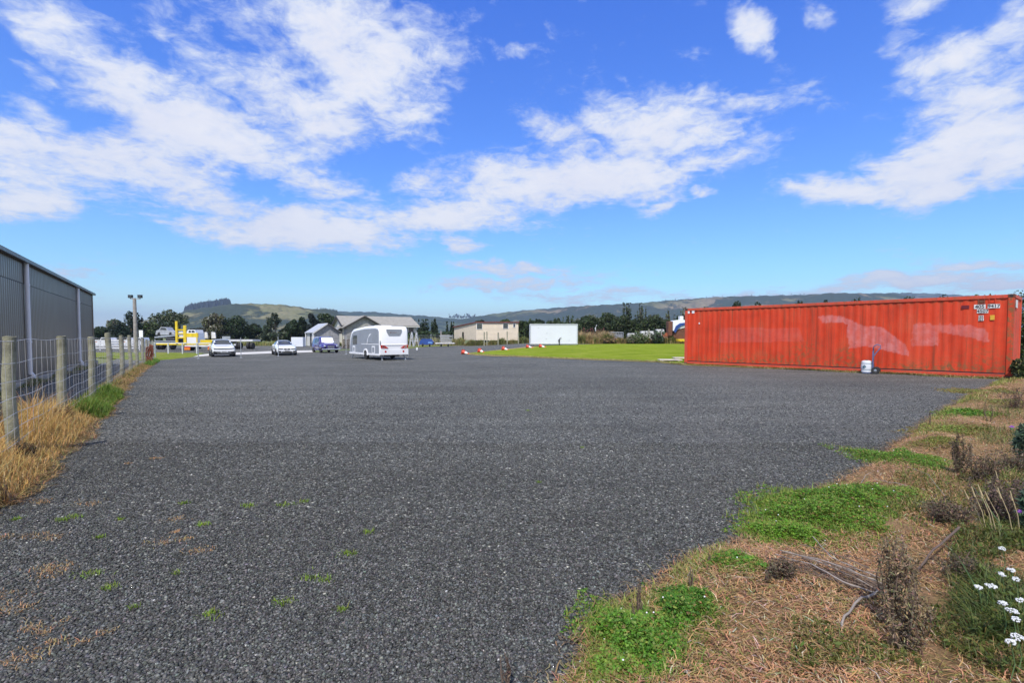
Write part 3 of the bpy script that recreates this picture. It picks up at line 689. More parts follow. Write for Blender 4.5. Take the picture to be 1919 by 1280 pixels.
for px in (1840.5, 1860.5):
    u, v = on_con(px, 562.5)
    MB().box(u-.09, u-.065, -.006, .012, v-.13, v+.19).box(u+.065, u+.09, -.006, .012, v-.13, v+.19).box(u-.05, u+.05, .0, .012, v-.10, v+.0).build('lashing_bracket', M['rust'] if px < 1850 else M['con'], con)
u, v = on_con(1905, 565)
o = MB().box(CL+.002, CL+.006, .35, 1.0, 2.45, 2.72).build('marking', M['decal'], con)
# planks at its left end
M['plank'] = mat('pale planks', (.50, .44, .38), .85, var=.25, vscale=3, bump=.3)
for i, (a, b, zt) in enumerate([((1234, 678.5), (1262, 673.5), .10), ((1262, 676.5), (1290, 671.5), .16)]):
    x0, y0 = at(*a); x1, y1 = at(*b); L = 2.6; an = math.atan2(.55, 1)
    mb = MB()
    for k in range(4): mb.cbox(0, 1.25, k*.26, k*.26+.24, zt-.045, zt, .006)
    mb.box(.1, .2, 0.02, 1.0, 0, zt-.046).box(1.0, 1.1, 0.02, 1.0, 0, zt-.046)
    o = mb.build('timber_pallet', M['plank']); o.location = (x0+.1, y0, gz(x0, y0)+.03); o.rotation_euler = (0, 0, R(-8))
    tag(o, ['low pale timber pallet lying furthest from the red container on the lawn edge', 'pale timber pallet tucked against the left end of the red container'][i], 'pallet', 'timber pallets by the container')

# hand truck and drum
cu_, cv_ = on_con(1641, 700); P = Vector((CO[0]+CD[0]*cu_, CO[1]+CD[1]*cu_, 0)); nrm = Vector((-CN[0], -CN[1], 0))
base = P+nrm*.34
M['bluepaint'] = mat('blue grey paint', (.10, .14, .27), .45, var=.2, dirt=.2)
ht = thing('hand_truck', 'blue hand truck with a loop handle and black wheels beside the red container', 'hand truck', (base.x, base.y, 0.0), -CANG+R(8))
fr = MB(); t1 = .02
fr.tube([(.0, -.10, .10), (.0, -.10, .9), (.03, -.10, 1.08), (.13, -.10, 1.15), (.24, -.10, 1.10), (.24, -.10, 1.02), (.10, -.10, .82), (.04, -.1, .7)], t1, 8)
fr.tube([(.0, .10, .10), (.0, .10, .9), (.0, .0, 1.02), (.0, -.10, .98)], t1, 8)
for zz in (.3, .5, .7, .88): fr.tube([(0, -.10, zz), (0, .10, zz)], .013, 6)
fr.box(-.012, .012, -.10, .10, .12, .75)
fr.build('frame', M['bluepaint'], ht, True)
MB().box(-.32, .0, -.15, .15, .018, .034).build('toe_plate', M['bluepaint'], ht)
for s_ in (-1, 1):
    wl = MB().lathe([(.05, -.03), (.125, -.035), (.135, -.015), (.135, .015), (.125, .035), (.05, .03)], 20, Matrix.Translation((.10, s_*.2, .136)) @ Matrix.Rotation(R(90), 4, 'Z'), 'x').build('wheel', M['rubber'], ht, True)
    MB().lathe([(.045, -.038), (.05, -.036), (.05, .036), (.045, .038)], 12, Matrix.Translation((.10, s_*.2, .136)) @ Matrix.Rotation(R(90), 4, 'Z'), 'x').build('rim', M['alloy'], wl, True)
MB().tube([(.10, -.2, .136), (.10, .2, .136)], .012, 6).build('axle', M['black'], ht)
M['drumw'] = mat('off white plastic', (.68, .70, .72), .45, var=.08, dirt=.15); M['teal'] = mat('teal band', (.04, .12, .16), .5)
dr = thing('wheeled_drum', 'white and teal plastic drum standing on the hand truck toe plate', 'drum', (base.x-.21*CD[0]-.0, base.y-.21*CD[1], .036), -CANG)
MB().lathe([(.0, .0), (.15, .0), (.175, .02), (.18, .10), (.165, .115), (.18, .13), (.19, .24), (.18, .34), (.165, .355), (.178, .37), (.165, .45), (.10, .475), (.0, .478)], 28).build('body', M['drumw'], dr, True)
for zz in (.115, .355): MB().lathe([(.166, zz-.014), (.176, zz-.014), (.176, zz+.014), (.166, zz+.014)], 28).build('band', M['teal'], dr, True)
MB().lathe([(0, .478), (.045, .478), (.045, .51), (0, .512)], 14).build('cap', M['rust'], dr, True)
MB().add([(-.1, -.178, .22), (-.03, -.195, .30), (.04, -.193, .24), (-.03, -.195, .17)], [(0, 1, 2, 3)]).build('logo_patch', M['teal'], dr)
# ================================================================== VEHICLES
def wheel(parent, x, y, r, wd, m_rim=None, side=1, whitewall=False):
    Mx = Matrix.Translation((x, y, r))
    t = MB().lathe([(r*.62, -wd/2), (r*.93, -wd/2), (r, -wd*.35), (r, wd*.35), (r*.93, wd/2), (r*.62, wd/2)], 24, Mx, 'x').build('tyre', M['rubber'], None, True)
    wt = bpy.data.objects.new('wheel', None); COL.objects.link(wt); wt.parent = parent; t.parent = wt
    rm = MB().lathe([(0, -wd*.40), (r*.64, -wd*.46), (r*.64, wd*.46), (0, wd*.40)], 20, Mx, 'x').build('rim', m_rim or M['alloy'], wt, True)
    sp = MB(); 
    for k in range(5):
        q = k*1.2566; c_, s_ = math.cos(q), math.sin(q); c2, s2 = math.cos(q+.63), math.sin(q+.63)
        sp.box(-.004, .004, -r*.07, r*.07, r*.22, r*.52, Matrix.Translation((x+side*(wd*.47), y, r)) @ Matrix.Rotation(q, 4, 'X'))
    sp.build('spoke_gap', M['black'], rm)
    return wt
def smooth_prof(pts, n):
    pts = np.array(pts, float); d = np.concatenate([[0], np.cumsum(np.hypot(*np.diff(pts, axis=0).T))]); t = np.linspace(0, d[-1], n)
    p = np.stack([np.interp(t, d, pts[:, 0]), np.interp(t, d, pts[:, 1])], -1)
    for _ in range(1): p[1:-1] = .25*p[:-2]+.5*p[1:-1]+.25*p[2:]
    return p
def car_shell(t, st, paint, ws, rw, side, ns=64, nv=20):
    """st rows: y, z low, z belt, half width at belt, z top, half width at top. ws / rw / side: ranges along y of the glass"""
    st = np.array(st, float); ys = np.linspace(st[0, 0], st[-1, 0], ns)
    P = np.stack([np.interp(ys, st[:, 0], st[:, k]) for k in range(6)], -1)
    for _ in range(2): P[1:-1, 1:] = .25*P[:-2, 1:]+.5*P[1:-1, 1:]+.25*P[2:, 1:]
    rings = []
    for (y, zl, zb, wb, zt, wt) in P:
        hgt = max(zt-zb, .01)
        prof = [(0, zl), (wb*.86, zl), (wb*.97, zl+.08), (wb*1.0, zl+.45*(zb-zl)), (wb*.985, zb-.10), (wb*.955, zb)]
        prof += [(wt+(wb*.955-wt)*.15, zt-hgt*.16), (wt*.86, zt-hgt*.03), (0, zt)]
        h = smooth_prof(prof, nv); ring = [(-p[0], y, p[1]) for p in h[::-1]][:-1]+[(p[0], y, p[1]) for p in h]
        rings.append(ring)
    K = len(rings[0]); V = [v for r_ in rings for v in r_]; groups = {'body': [], 'windscreen': [], 'rear_window': [], 'side_windowLf': [], 'side_windowLr': [], 'side_windowRf': [], 'side_windowRr': []}
    for i in range(ns-1):
        for j in range(K-1):
            q = (i*K+j, i*K+j+1, (i+1)*K+j+1, (i+1)*K+j); c = sum((Vector(V[a]) for a in q), Vector())/4
            zb = .5*(P[i, 2]+P[i+1, 2]); zt = .5*(P[i, 4]+P[i+1, 4]); wt = .5*(P[i, 5]+P[i+1, 5]); g = 'body'
            if c.z > zb-.0 and abs(c.x) < wt*.93 and ws[0] < c.y < ws[1]: g = 'windscreen'
            elif c.z > zb and abs(c.x) < wt*.9 and rw[0] < c.y < rw[1]: g = 'rear_window'
            elif side[0] < c.y < side[1] and zb+.03 < c.z < zt-.10 and abs(c.x) > wt*.95 and not (abs(c.y-side[2]) < .045): g = 'side_window'+('L' if c.x < 0 else 'R')+('f' if c.y < side[2] else 'r')
            groups[g].append(q)
    groups['body'] += [tuple(range(K)), tuple(reversed([(ns-1)*K+j for j in range(K)]))]
    for g, fs in groups.items():
        if not fs: continue
        mb = MB(); used = {}; 
        for f in fs:
            nf = []
            for a in f:
                if a not in used: used[a] = len(mb.v); mb.v.append(V[a])
                nf.append(used[a])
            mb.f.append(tuple(nf))
        mb.build('side_window' if g.startswith('side') else g, paint if g == 'body' else M['glass'], t, True)
def plate(t, y, z, w_=.26, h=.06):
    p = MB().box(-w_, w_, y-.015, y, z-h, z+h).build('number_plate', M['white'], t)
    MB().box(-w_*.8, w_*.8, y-.018, y-.015, z-h*.45, z+h*.45).build('plate_characters', M['glass'], p)
def mirrors(t, y, z, w_, m):
    for s in (-1, 1): MB().cbox(min(s*w_, s*(w_+.17)), max(s*w_, s*(w_+.17)), y-.04, y+.06, z-.02, z+.11, .025).build('wing_mirror', m, t, True)

# ---- white hatchback / small suv
cx, cy = at(420.5, 669.0)
t = thing('parked_hatchback', 'white hatchback with a wide black grille, leftmost of the parked vehicles', 'car', (cx, cy, gz(cx, cy)), R(34), 'cars parked along the far edge of the gravel')
car_shell(t, [(0, .30, .74, .80, .78, .62), (.10, .22, .84, .88, .90, .70), (.9, .20, .93, .92, 1.02, .74), (1.15, .20, .95, .92, 1.08, .72), (1.85, .20, .98, .92, 1.50, .60), (2.3, .20, .99, .92, 1.55, .60), (3.4, .20, 1.01, .92, 1.53, .60), (3.85, .22, 1.02, .91, 1.40, .58), (4.15, .30, .95, .86, 1.02, .62)],
          M['carwhite'], (1.12, 1.92), (3.5, 3.98), (1.5, 3.6, 2.55))
for s in (-1, 1):
    for y in (.85, 3.4): wheel(t, s*.83, y, .34, .23, side=s); 
    MB().prism([(s*.40, .70), (s*.80, .72), (s*.84, .80), (s*.42, .755)], -.02, .12).build('headlight', M['glass'], t)
    o = MB().cbox(min(s*.55, s*.78), max(s*.55, s*.78), -.02, .05, .30, .40, .01).build('fog_light', M['black'], t)
MB().box(-.42, .42, -.025, .05, .70, .755).build('grille', M['black'], t)
MB().prism([(-.80, .50), (-.86, .34), (.86, .34), (.80, .50), (.5, .46), (-.5, .46)], -.03, .08).build('air_intake', M['black'], t)
MB().box(-.86, .86, -.02, .10, .22, .29).build('splitter', M['black'], t); plate(t, -.03, .46)
mirrors(t, 1.45, .98, .90, M['carwhite']); MB().tube([(0, 3.2, 1.52), (0, 3.3, 1.72)], .012, 5).build('antenna', M['black'], t)
MB().box(-.9, .9, .3, 3.9, .17, .24).build('underbody', M['black'], t)
# ---- white saloon
cx, cy = at(538.5, 666.3)
t = thing('parked_saloon', 'low white saloon with a split black grille, between the hatchback and the purple van', 'car', (cx, cy, gz(cx, cy)), R(31), 'cars parked along the far edge of the gravel')
car_shell(t, [(0, .28, .64, .72, .68, .55), (.12, .20, .74, .86, .80, .66), (1.0, .18, .86, .91, .93, .72), (1.45, .18, .90, .91, .99, .70), (2.3, .18, .92, .91, 1.38, .56), (2.8, .18, .93, .91, 1.43, .56), (3.4, .18, .94, .91, 1.38, .56), (4.1, .20, .95, .90, 1.08, .64), (4.5, .25, .93, .87, 1.02, .68), (4.65, .35, .85, .82, .95, .66)],
          M['carwhite'], (1.42, 2.38), (3.45, 4.05), (1.95, 3.6, 2.85))
for s in (-1, 1):
    for y in (.85, 3.65): wheel(t, s*.82, y, .33, .23, side=s)
    MB().prism([(s*.34, .60), (s*.72, .60), (s*.80, .69), (s*.36, .67)], -.02, .14).build('headlight', M['glass'], t)
    MB().cbox(min(s*.03, s*.27), max(s*.03, s*.27), -.03, .05, .54, .66, .02).build('kidney_grille', M['black'], t)
    MB().prism([(s*.5, .42), (s*.78, .46), (s*.74, .30), (s*.52, .30)], -.02, .1).build('side_intake', M['black'], t)
MB().box(-.46, .46, -.025, .05, .28, .38).build('air_intake', M['black'], t); plate(t, -.03, .46)
mirrors(t, 1.85, .92, .89, M['carwhite']); MB().box(-.85, .85, .3, 4.3, .15, .22).build('underbody', M['black'], t)
# ---- purple old van
cx, cy = at(620.5, 661.5)
t = thing('vintage_van', 'purple rounded old van with chrome bumper and a white sunshade across its windscreen', 'van', (cx, cy, gz(cx, cy)), R(36), 'cars parked along the far edge of the gravel')
car_shell(t, [(0, .42, .82, .46, .92, .36), (.10, .36, .88, .54, 1.02, .44), (.9, .34, .96, .62, 1.10, .52), (1.15, .34, 1.00, .76, 1.16, .64), (1.55, .34, 1.02, .88, 1.70, .66), (2.0, .34, 1.02, .90, 1.80, .68), (4.0, .34, 1.02, .90, 1.78, .68), (4.5, .40, 1.0, .86, 1.60, .62), (4.65, .45, .95, .80, 1.2, .6)],
          M['purple'], (1.17, 1.60), (4.3, 4.6), (1.8, 3.3, 2.5))
fw = MB()
for s in (-1, 1):   # bulging fenders
    for (yc, L) in ((.75, .85), (3.6, .80)):
        bm = bmesh.new(); bmesh.ops.create_uvsphere(bm, u_segments=16, v_segments=10, radius=1)
        fw.add([Vector((s*.72+v.co.x*.24, yc+v.co.y*L, .60+v.co.z*(.40 if v.co.z > 0 else .25))) for v in bm.verts], [[v.index for v in f.verts] for f in bm.faces]); bm.free()
    for y in (.75, 3.6): wheel(t, s*.84, y, .36, .20, M['chrome'], side=s)
    h = MB().lathe([(0, -.13), (.085, -.12), (.115, -.09), (.12, .1), (0, .12)], 18, Matrix.Translation((s*.66, .0, .74)) @ Matrix.Rotation(R(90), 4, 'Z'), 'x').build('headlight', M['chrome'], t, True)
fw.build('fender', M['purple'], t, True)
g_ = MB()
for k in range(5): g_.cbox(-.36, .36, -.05, .02, .46+.075*k, .49+.075*k, .008)
g_.build('grille', M['chrome'], t)
MB().cbox(-.98, .98, -.24, -.14, .32, .47, .03).box(-.4, -.34, -.15, .05, .36, .42).box(.34, .4, -.15, .05, .36, .42).build('bumper', M['chrome'], t, True)
MB().add([(-.66, 1.08, 1.13), (.66, 1.08, 1.13), (.60, 1.44, 1.66), (-.60, 1.44, 1.66), (-.66, 1.10, 1.11), (.66, 1.10, 1.11), (.60, 1.47, 1.65), (-.60, 1.47, 1.65)],
   [(0, 1, 2, 3), (7, 6, 5, 4), (0, 4, 5, 1), (1, 5, 6, 2), (2, 6, 7, 3), (3, 7, 4, 0)]).build('sunshade', M['white'], t)
MB().cbox(-.90, .90, .3, 4.4, .26, .40, .03).build('running_board', M['purple'], t)
mirrors(t, 1.5, 1.05, .86, M['chrome'])

# ---- caravan: local x to its right seen from behind, local y forward
RN = Vector((math.cos(R(37)), math.sin(R(37)), 0)); cpx, cpy = -9.83, 38.05
t = thing('touring_caravan', 'white touring caravan with silver grey sides, parked alone on the gravel', 'caravan', (cpx+RN.x*1.15, cpy+RN.y*1.15, gz(-9.5, 39)), R(37))
L, Wd = 6.5, 2.3; z0, z1 = .40, 2.56
M['silver'] = mat('silver grey panel', (.30, .32, .35), .35, var=.08, vscale=1.2, metal=.2, dirt=.05)
prof = [(0.02, z0), (0, .62), (-.03, .8), (-.02, 1.1), (0.02, 2.2), (.10, 2.42), (.26, 2.54), (.6, 2.58), (1.5, 2.60), (2.9, 2.58), (4.6, 2.46), (5.5, 2.40), (5.95, 2.22), (6.25, 1.8), (6.45, 1.2), (6.5, .75), (6.45, z0)]
nx = 10; xs = [-Wd/2+.0, -Wd/2+.012, -Wd/2+.05, -Wd/2+.14, -.5, 0, .5, Wd/2-.14, Wd/2-.05, Wd/2-.012, Wd/2]; ins = [.14, .075, .03, .0, 0, 0, 0, 0, .03, .075, .14]
def caravan_prof(i):
    cyy, czz = L/2, 1.45; o = []
    for (y, z) in prof:
        dy, dz = y-cyy, z-czz; yy = y-np.sign(dy)*ins[i]*min(1, abs(dy)/L*2); zz = z-(ins[i] if z > 2.0 else 0); o.append((yy, zz))
    return o
V = []; 
for i, x in enumerate(xs): V += [(x, y, z) for y, z in caravan_prof(i)]
n = len(prof); Fq = [(i*n+j, i*n+j+1, (i+1)*n+j+1, (i+1)*n+j) for i in range(len(xs)-1) for j in range(n-1)]+[(i*n+n-1, i*n, (i+1)*n, (i+1)*n+n-1) for i in range(len(xs)-1)]
mb = MB(); mb.v = V; mb.f = Fq+[tuple(range(n)), tuple(reversed([(len(xs)-1)*n+j for j in range(n)]))]
mb.build('body', M['white'], t, True)
for s in (-1, 1):
    X0 = s*(Wd/2)
    side = [(.16, .50), (.16, 2.15), (.30, 2.32), (.8, 2.40), (2.9, 2.38), (4.6, 2.26), (5.4, 2.18), (5.8, 1.98), (6.1, 1.5), (6.28, .95), (6.3, .50)]
    sp = MB().prism(side, X0, X0+s*.008, 'x').build('side_panel', M['silver'], t)
    a = MB().prism([(4.65, 1.15), (4.65, 1.9), (5.45, 1.86), (5.62, 1.62), (5.62, 1.15)], X0+s*.008, X0+s*.022, 'x').build('side_window', M['glass'], t)
    MB().cbox(*sorted((X0+s*.008, X0+s*.02)), 1.35, 2.35, 1.3, 1.95, .005).build('side_window', M['silver'], t)
    for (y, w_, h) in ((.9, .62, .55), (5.1, .55, .50)):
        hf = MB().box(*sorted((X0+s*.008, X0+s*.018)), y, y+w_, .52, .52+h).build('locker_hatch', M['white'], t)
        MB().box(*sorted((X0+s*.018, X0+s*.022)), y+.1, y+w_-.1, .58, .52+h-.1).build('hatch_panel', M['silver'], hf)
    MB().box(*sorted((X0+s*.008, X0+s*.016)), 3.75, 4.45, .52, 2.15).build('entrance_door' if s < 0 else 'window_panel', M['silver'], t)
    sw = MB().prism([(2.45, 1.15), (2.55, 1.15), (2.35, 1.6), (1.95, 1.98), (1.55, 2.02), (2.2, 1.7)], X0+s*.021, X0+s*.024, 'x').build('swoosh_graphic', M['white'], t)
    MB().prism([(.16, 1.18), (.16, 1.24), (3.7, 1.22), (3.7, 1.18)], X0+s*.008, X0+s*.012, 'x').build('stripe', M['white'], t)
    ar = [(2.78+.5*math.cos(q), .33+.52*math.sin(q)) for q in np.linspace(math.pi, 0, 12)]; ar2 = [(2.78+.38*math.cos(q), .33+.40*math.sin(q)) for q in np.linspace(0, math.pi, 12)]
    am = MB(); o1 = [(X0+s*.01, y, z) for y, z in ar]+[(X0+s*.01, y, z) for y, z in ar2[::-1]]+[(X0+s*.05, y, z) for y, z in ar]+[(X0+s*.05, y, z) for y, z in ar2[::-1]]
    fs = []
    for k in range(11): fs += [(k, k+1, 13+k, 12+k), (24+k, 36+k, 37+k, 25+k), (k, 24+k, 25+k, k+1), (12+k, 13+k, 37+k, 36+k)]
    am.add(o1, fs).build('wheel_arch', M['white'], t, True)
    MB().prism(ar2, X0+s*.004, X0+s*.012, 'x').build('arch_recess', M['black'], t)
    wheel(t, s*(Wd/2-.07), 2.78, .33, .2, side=s)
    MB().cbox(*sorted((X0-s*.01, X0+s*.03)), .02, 6.42, .36, .50, .008).build('skirt', M['white'], t)
    # rear lights, steadies
    MB().prism([(s*1.08, .92), (s*1.10, 1.16), (s*.80, 1.10), (s*.50, .94), (s*.62, .90)], -.075, .0).build('tail_light', M['red'], t)
    MB().prism([(s*1.0, .96), (s*1.0, 1.10), (s*.84, 1.06), (s*.74, .97)], -.08, -.074).build('light_cluster', M['chrome'], t)
    MB().lathe([(0, -.02), (.075, -.02), (.085, .03), (0, .03)], 18, Matrix.Translation((s*.72, -.06, .66)) @ Matrix.Rotation(R(90), 4, 'Z'), 'x').build('reflector', M['red'], t, True)
    MB().cbox(s*1.13-.02, s*1.13+.02, -.06, -.02, 1.16, 1.48, .01).build('marker_light', M['black'], t)
    for (y, d) in ((.35, -.3), (6.1, .3)):
        MB().tube([(s*.85, y, .42), (s*.95, y+d, .02)], .03, 6).tube([(s*.85, y+d*1.3, .42), (s*.92, y+d*.6, .14)], .018, 5).box(s*.95-.08, s*.95+.08, y+d-.08, y+d+.08, 0, .025).build('corner_steady', M['galv'], t)
MB().prism([(-.62, 2.34), (.62, 2.34), (.60, 2.14), (.44, 1.86), (-.44, 1.86), (-.60, 2.14)], -.025, .05).build('rear_window', M['silver'], t)
lw = MB()
for k in range(7): lw.box(-.33+.1*k, -.27+.1*k, -.029, -.025, 2.02, 2.15)
lw.build('window_lettering', M['chrome'], t)
MB().prism([(-1.12, .42), (-1.12, .86), (-.45, .80), (.45, .80), (1.12, .86), (1.12, .42)], -.07, .03).build('rear_bumper', M['white'], t)
MB().cbox(-1.0, 1.0, -.055, .02, 1.12, 1.20, .02).build('rear_trim', M['white'], t)
MB().cbox(-.55, .55, 1.7, 2.5, 2.58, 2.66, .03).build('roof_light', M['white'], t, True)
MB().box(-.5, .5, .2, 6.4, .28, .40).tube([(0, 6.4, .40), (0, 7.6, .42)], .05, 6).build('chassis', M['black'], t)
MB().tube([(.15, 7.3, 0.05), (.15, 7.3, .6)], .03, 6).build('jockey_post', M['galv'], t)

# ---- white box trailer
X0, Y0 = atY(993.5, 66), 66.0; zz = gz(5, 66)
t = thing('box_trailer', 'plain white box trailer with a grey jockey wheel at the far edge of the lawn', 'trailer', (X0, Y0, zz), 0)
bw = atY(1083, 66)-X0; M['boxw'] = mat('white composite panel', (.66, .68, .72), .5, var=.04, vscale=.5)
M['trim'] = mat('aluminium trim', (.60, .61, .63), .4, metal=.6)
MB().cbox(0, bw, 0, 2.3, .22, 2.78, .03).build('body', M['boxw'], t)
tr = MB()
for a in ((0, bw, 2.66, 2.80), (0, bw, .2, .30)): tr.cbox(a[0]-.02, a[1]+.02, -.03, .0, a[2], a[3], .008)
for a in (0, bw-.1): tr.cbox(a-.02, a+.12, -.028, .0, .301, 2.659, .008)
tr.build('trim', M['trim'], t)
for x, z in ((1.1, 2.3), (bw-1.1, .7), (2.2, 1.6), (2.1, .9)): MB().cbox(x-.05, x+.05, -.02, .0, z-.04, z+.04, .008).build('catch', M['alloy'], t)
for yy_ in (.9, 1.6):
    wheel(t, bw*.5, yy_+.0, .3, .2, side=1)
MB().tube([(bw*.62, -.10, .1), (bw*.62, -.10, .95)], .04, 8).tube([(bw*.62, -.1, .95), (bw*.66, -.1, 1.05)], .03, 6).lathe([(.0, -.05), (.15, -.05), (.17, 0), (.15, .05), (0, .05)], 18, Matrix.Translation((bw*.62, -.1, .17)), 'x').lathe([(.0, -.05), (.15, -.05), (.17, 0), (.15, .05), (0, .05)], 18, Matrix.Translation((bw*.62-.1, -.1, .65)), 'x').build('jockey_wheel', M['black'], t, True)
MB().box(0.1, bw-.1, .1, 2.2, .1, .22).build('chassis', M['trim'], t)

# ---- cones lying on their sides
def cone(px, py, ang, label):
    x, y = at(px, py); t = thing('traffic_cone', label, 'traffic cone', (x, y, gz(x, y)+.04), ang, 'cones lying along the lawn edge')
    b = .26; tl = math.atan2(b-.03, .9); Mx = Matrix.Translation((0, 0, .19)) @ Matrix.Rotation(tl, 4, 'Y') @ Matrix.Rotation(R(90), 4, 'Y')
    MB().lathe([(.185, .0), (.18, .02), (.135, .30)], 20, Mx).lathe([(.075, .58), (.045, .80), (.03, .81)], 16, Mx).build('cone_body', M['conered'], t, True)
    MB().lathe([(.136, .30), (.076, .58)], 20, Mx).build('white_collar', M['conewhite'], t, True)
    MB().cbox(-.22, .22, -.22, .22, -.03, .01, .01, Mx).build('cone_base', M['conered'], t)
for a in [(868, 664, R(-32), 'red cone lying nearest the caravan, beyond the tip of the lawn'), (899, 661.2, R(-48), 'red cone lying just where the lawn begins to narrow, second from the caravan'),
          (943, 656.8, R(-30), 'red cone lying third from the caravan, at the middle of the row'), (987.5, 652.8, R(-15), 'red cone lying just left of the white box trailer'), (1012, 651.8, R(-20), 'red cone lying in front of the left corner of the white box trailer')]: cone(*a)
x, y = at(782, 656.5); o = MB().lathe([(0, 0), (.10, .0), (.13, .22), (.125, .27), (.05, .33), (0, .34)], 16).build('plastic_jug', M['conewhite'], None, True); o.location = (x, y, gz(x, y)); tag(o, 'small white plastic jug on the gravel right of the caravan', 'jug')

for i, (p_, py, tp, lab) in enumerate(((372, 672.5, 633, 'thin steel pole left of the white hatchback'), (452, 671, 632.5, 'thin steel pole just right of the white hatchback'), (522, 667.5, 630.5, 'thin steel pole in front of the white saloon'), (649, 664, 630, 'thin steel pole just left of the caravan'))):
    x, y = at(p_, py); z = gz(x, y); o = MB().tube([(0, 0, -.05), (0, 0, (py-tp)/960*y)], .032, 8).lathe([(0, 0), (.11, 0), (.11, .03), (.04, .05), (0, .05)], 10).build('steel_pole', M['galv'], None, True); o.location = (x, y, z); tag(o, lab, 'pole', 'thin steel poles along the far edge')
# ================================================================== FAR YARD
# transporter with yellow deck frame
def low_trailer(name, label, px0, px1, Y, parts):
    x0, x1 = atY(px0, Y), atY(px1, Y); z = gz((x0+x1)/2, Y); t = thing(name, label, 'trailer', (x0, Y, z), 0); return t, x1-x0, z
t, Ln, z = low_trailer('transporter_trailer', 'low transporter trailer with tall yellow steel posts and orange lights, left of the white hatchback', 330, 398, 64, None)
k = 64/960; zl = lambda py: zY(py, 64)-z
px = lambda p: atY(p, 64)-atY(330, 64)
MB().cbox(0-2.5, Ln, 0, 2.3, zl(646.5), zl(643), .02).build('deck', M['yellow'], t)
for a, b, tp in ((330, 334, 602), (345, 350, 610)): MB().cbox(px(a), px(b), -.1, .1, zl(644), zl(tp), .02).build('upright_post', M['yellow'], t)
MB().box(px(334), px(345), -.03, .05, zl(619), zl(617)).box(px(334), px(345), -.03, .05, zl(626), zl(624.5)).box(px(334), px(345), -.03, .05, zl(634), zl(632)).build('cross_bar', M['yellow'], t)
MB().cbox(px(350), px(372), -.05, .10, zl(632), zl(624.5), .02).build('headboard', M['yellow'], t); MB().box(px(369), px(371), -.08, .0, zl(643), zl(623.5)).build('headboard_stay', M['yellow'], t)
MB().prism([(px(335), zl(618)), (px(343), zl(618)), (px(344), zl(633)), (px(336), zl(633))], .06, .1).build('backing_board', M['oldwhite'], t)
for a, b in ((375, 381), (388, 396)):
    MB().prism([(px(a), zl(634)), (px(b), zl(634)), (px(b-1), zl(623)), (px(a), zl(622))], 1.0, 1.15).build('loading_ramp', M['oldwhite'], t)
MB().box(px(376), px(398), -.04, .04, zl(643.5), zl(637)).build('tool_box', M['yellow'], t)
for a, b in ((346, 357), (390, 399)):
    o = MB().cbox(px(a), px(b), -.08, .0, zl(656), zl(652), .02).build('rear_light', M['amber'], t)
    MB().cbox(px(a), px(b), -.07, .0, zl(651.8), zl(649.5), .02).build('rear_light', M['red'], t)
MB().cbox(px(346), px(399), .02, .25, zl(650), zl(646.6), .02).build('tail_board', M['oldwhite'], t)
for p_ in (350, 394): wheel(t, px(p_), 1.0, .42, .5, side=1)
# grey vehicle wreck on a grey flat deck
t = thing('deck_truck', 'grey flat deck truck with a slanted ramp, behind the pipe barrier', 'truck', (atY(292, 70), 70, gz(-48, 70)), 0); z = gz(-48, 70); zl = lambda py: zY(py, 70)-z; px = lambda p: atY(p, 70)-atY(292, 70)
MB().prism([(px(290), zl(631)), (px(304), zl(629)), (px(330), zl(627.5)), (px(330), zl(629.5)), (px(306), zl(632)), (px(290), zl(633.5))], 0, 2.4).build('sloped_deck', M['galv'], t)
MB().cbox(px(292), px(330), .2, 2.2, zl(645), zl(640), .03).build('chassis', M['black'], t); MB().cbox(px(310), px(328), .0, 1.8, zl(640), zl(633), .2).build('winch_cover', M['black'], t)
for p_ in (296, 303, 322): wheel(t, px(p_), .25, .5, .4, side=1)
MB().box(px(292), px(330), -.05, .05, zl(640.5), zl(638.5)).build('side_rail', M['galv'], t)
t = thing('wrecked_car', 'stripped silver car body lying on the sloped truck deck', 'car', (atY(293, 70.8), 70.8, zY(629.8, 70.8)), 0); px = lambda p: atY(p, 70.8)-atY(293, 70.8)
M['silverp'] = mat('dull silver paint', (.42, .43, .45), .4, var=.2, vscale=2, metal=.3, dirt=.3)
MB().prism([(0, .18), (.1, .75), (.5, .9), (.75, 1.25), (1.5, 1.2), (1.75, .78), (2.5, .62), (2.7, .2), (2.2, .18)], -.1, 1.2).build('body', M['silverp'], t)
MB().prism([(.62, .86), (.82, 1.15), (1.4, 1.12), (1.6, .82)], -.11, -.1).build('side_window', M['glass'], t)
for p_ in (.5, 2.1): wheel(t, p_, -.05, .27, .2, side=-1).rotation_euler = (0, 0, 0)
# other trailers and a white utility behind
t = thing('flat_trailer', 'long empty flat trailer with dark twin wheels, right of the white hatchback', 'trailer', (atY(398, 72), 72, gz(-38, 72)), 0); z = gz(-38, 72); zl = lambda py: zY(py, 72)-z; px = lambda p: atY(p, 72)-atY(398, 72)
MB().cbox(px(396), px(474), 0, 2.3, zl(640), zl(636.5), .02).build('deck', M['oldwhite'], t); MB().cbox(px(396), px(430), .3, 2.0, zl(643), zl(640.1), .03).build('chassis', M['black'], t)
for p_ in (443, 449, 465, 472): wheel(t, px(p_), .2, .48, .35, side=-1)
MB().cbox(px(417), px(432), -.02, .03, zl(636), zl(630.5), .01).build('headboard_frame', M['galv'], t)
t = thing('white_utility', 'white utility cab with dark windows seen above the yellow headboard', 'van', (atY(350, 74), 74, gz(-46, 74)), 0); z = gz(-46, 74); zl = lambda py: zY(py, 74)-z; px = lambda p: atY(p, 74)-atY(350, 74)
MB().prism([(0, .4), (0, zl(623)), (px(353), zl(618)), (px(366), zl(618)), (px(368), zl(624)), (px(371), .4)], 0, 1.9).build('cab', M['white'], t)
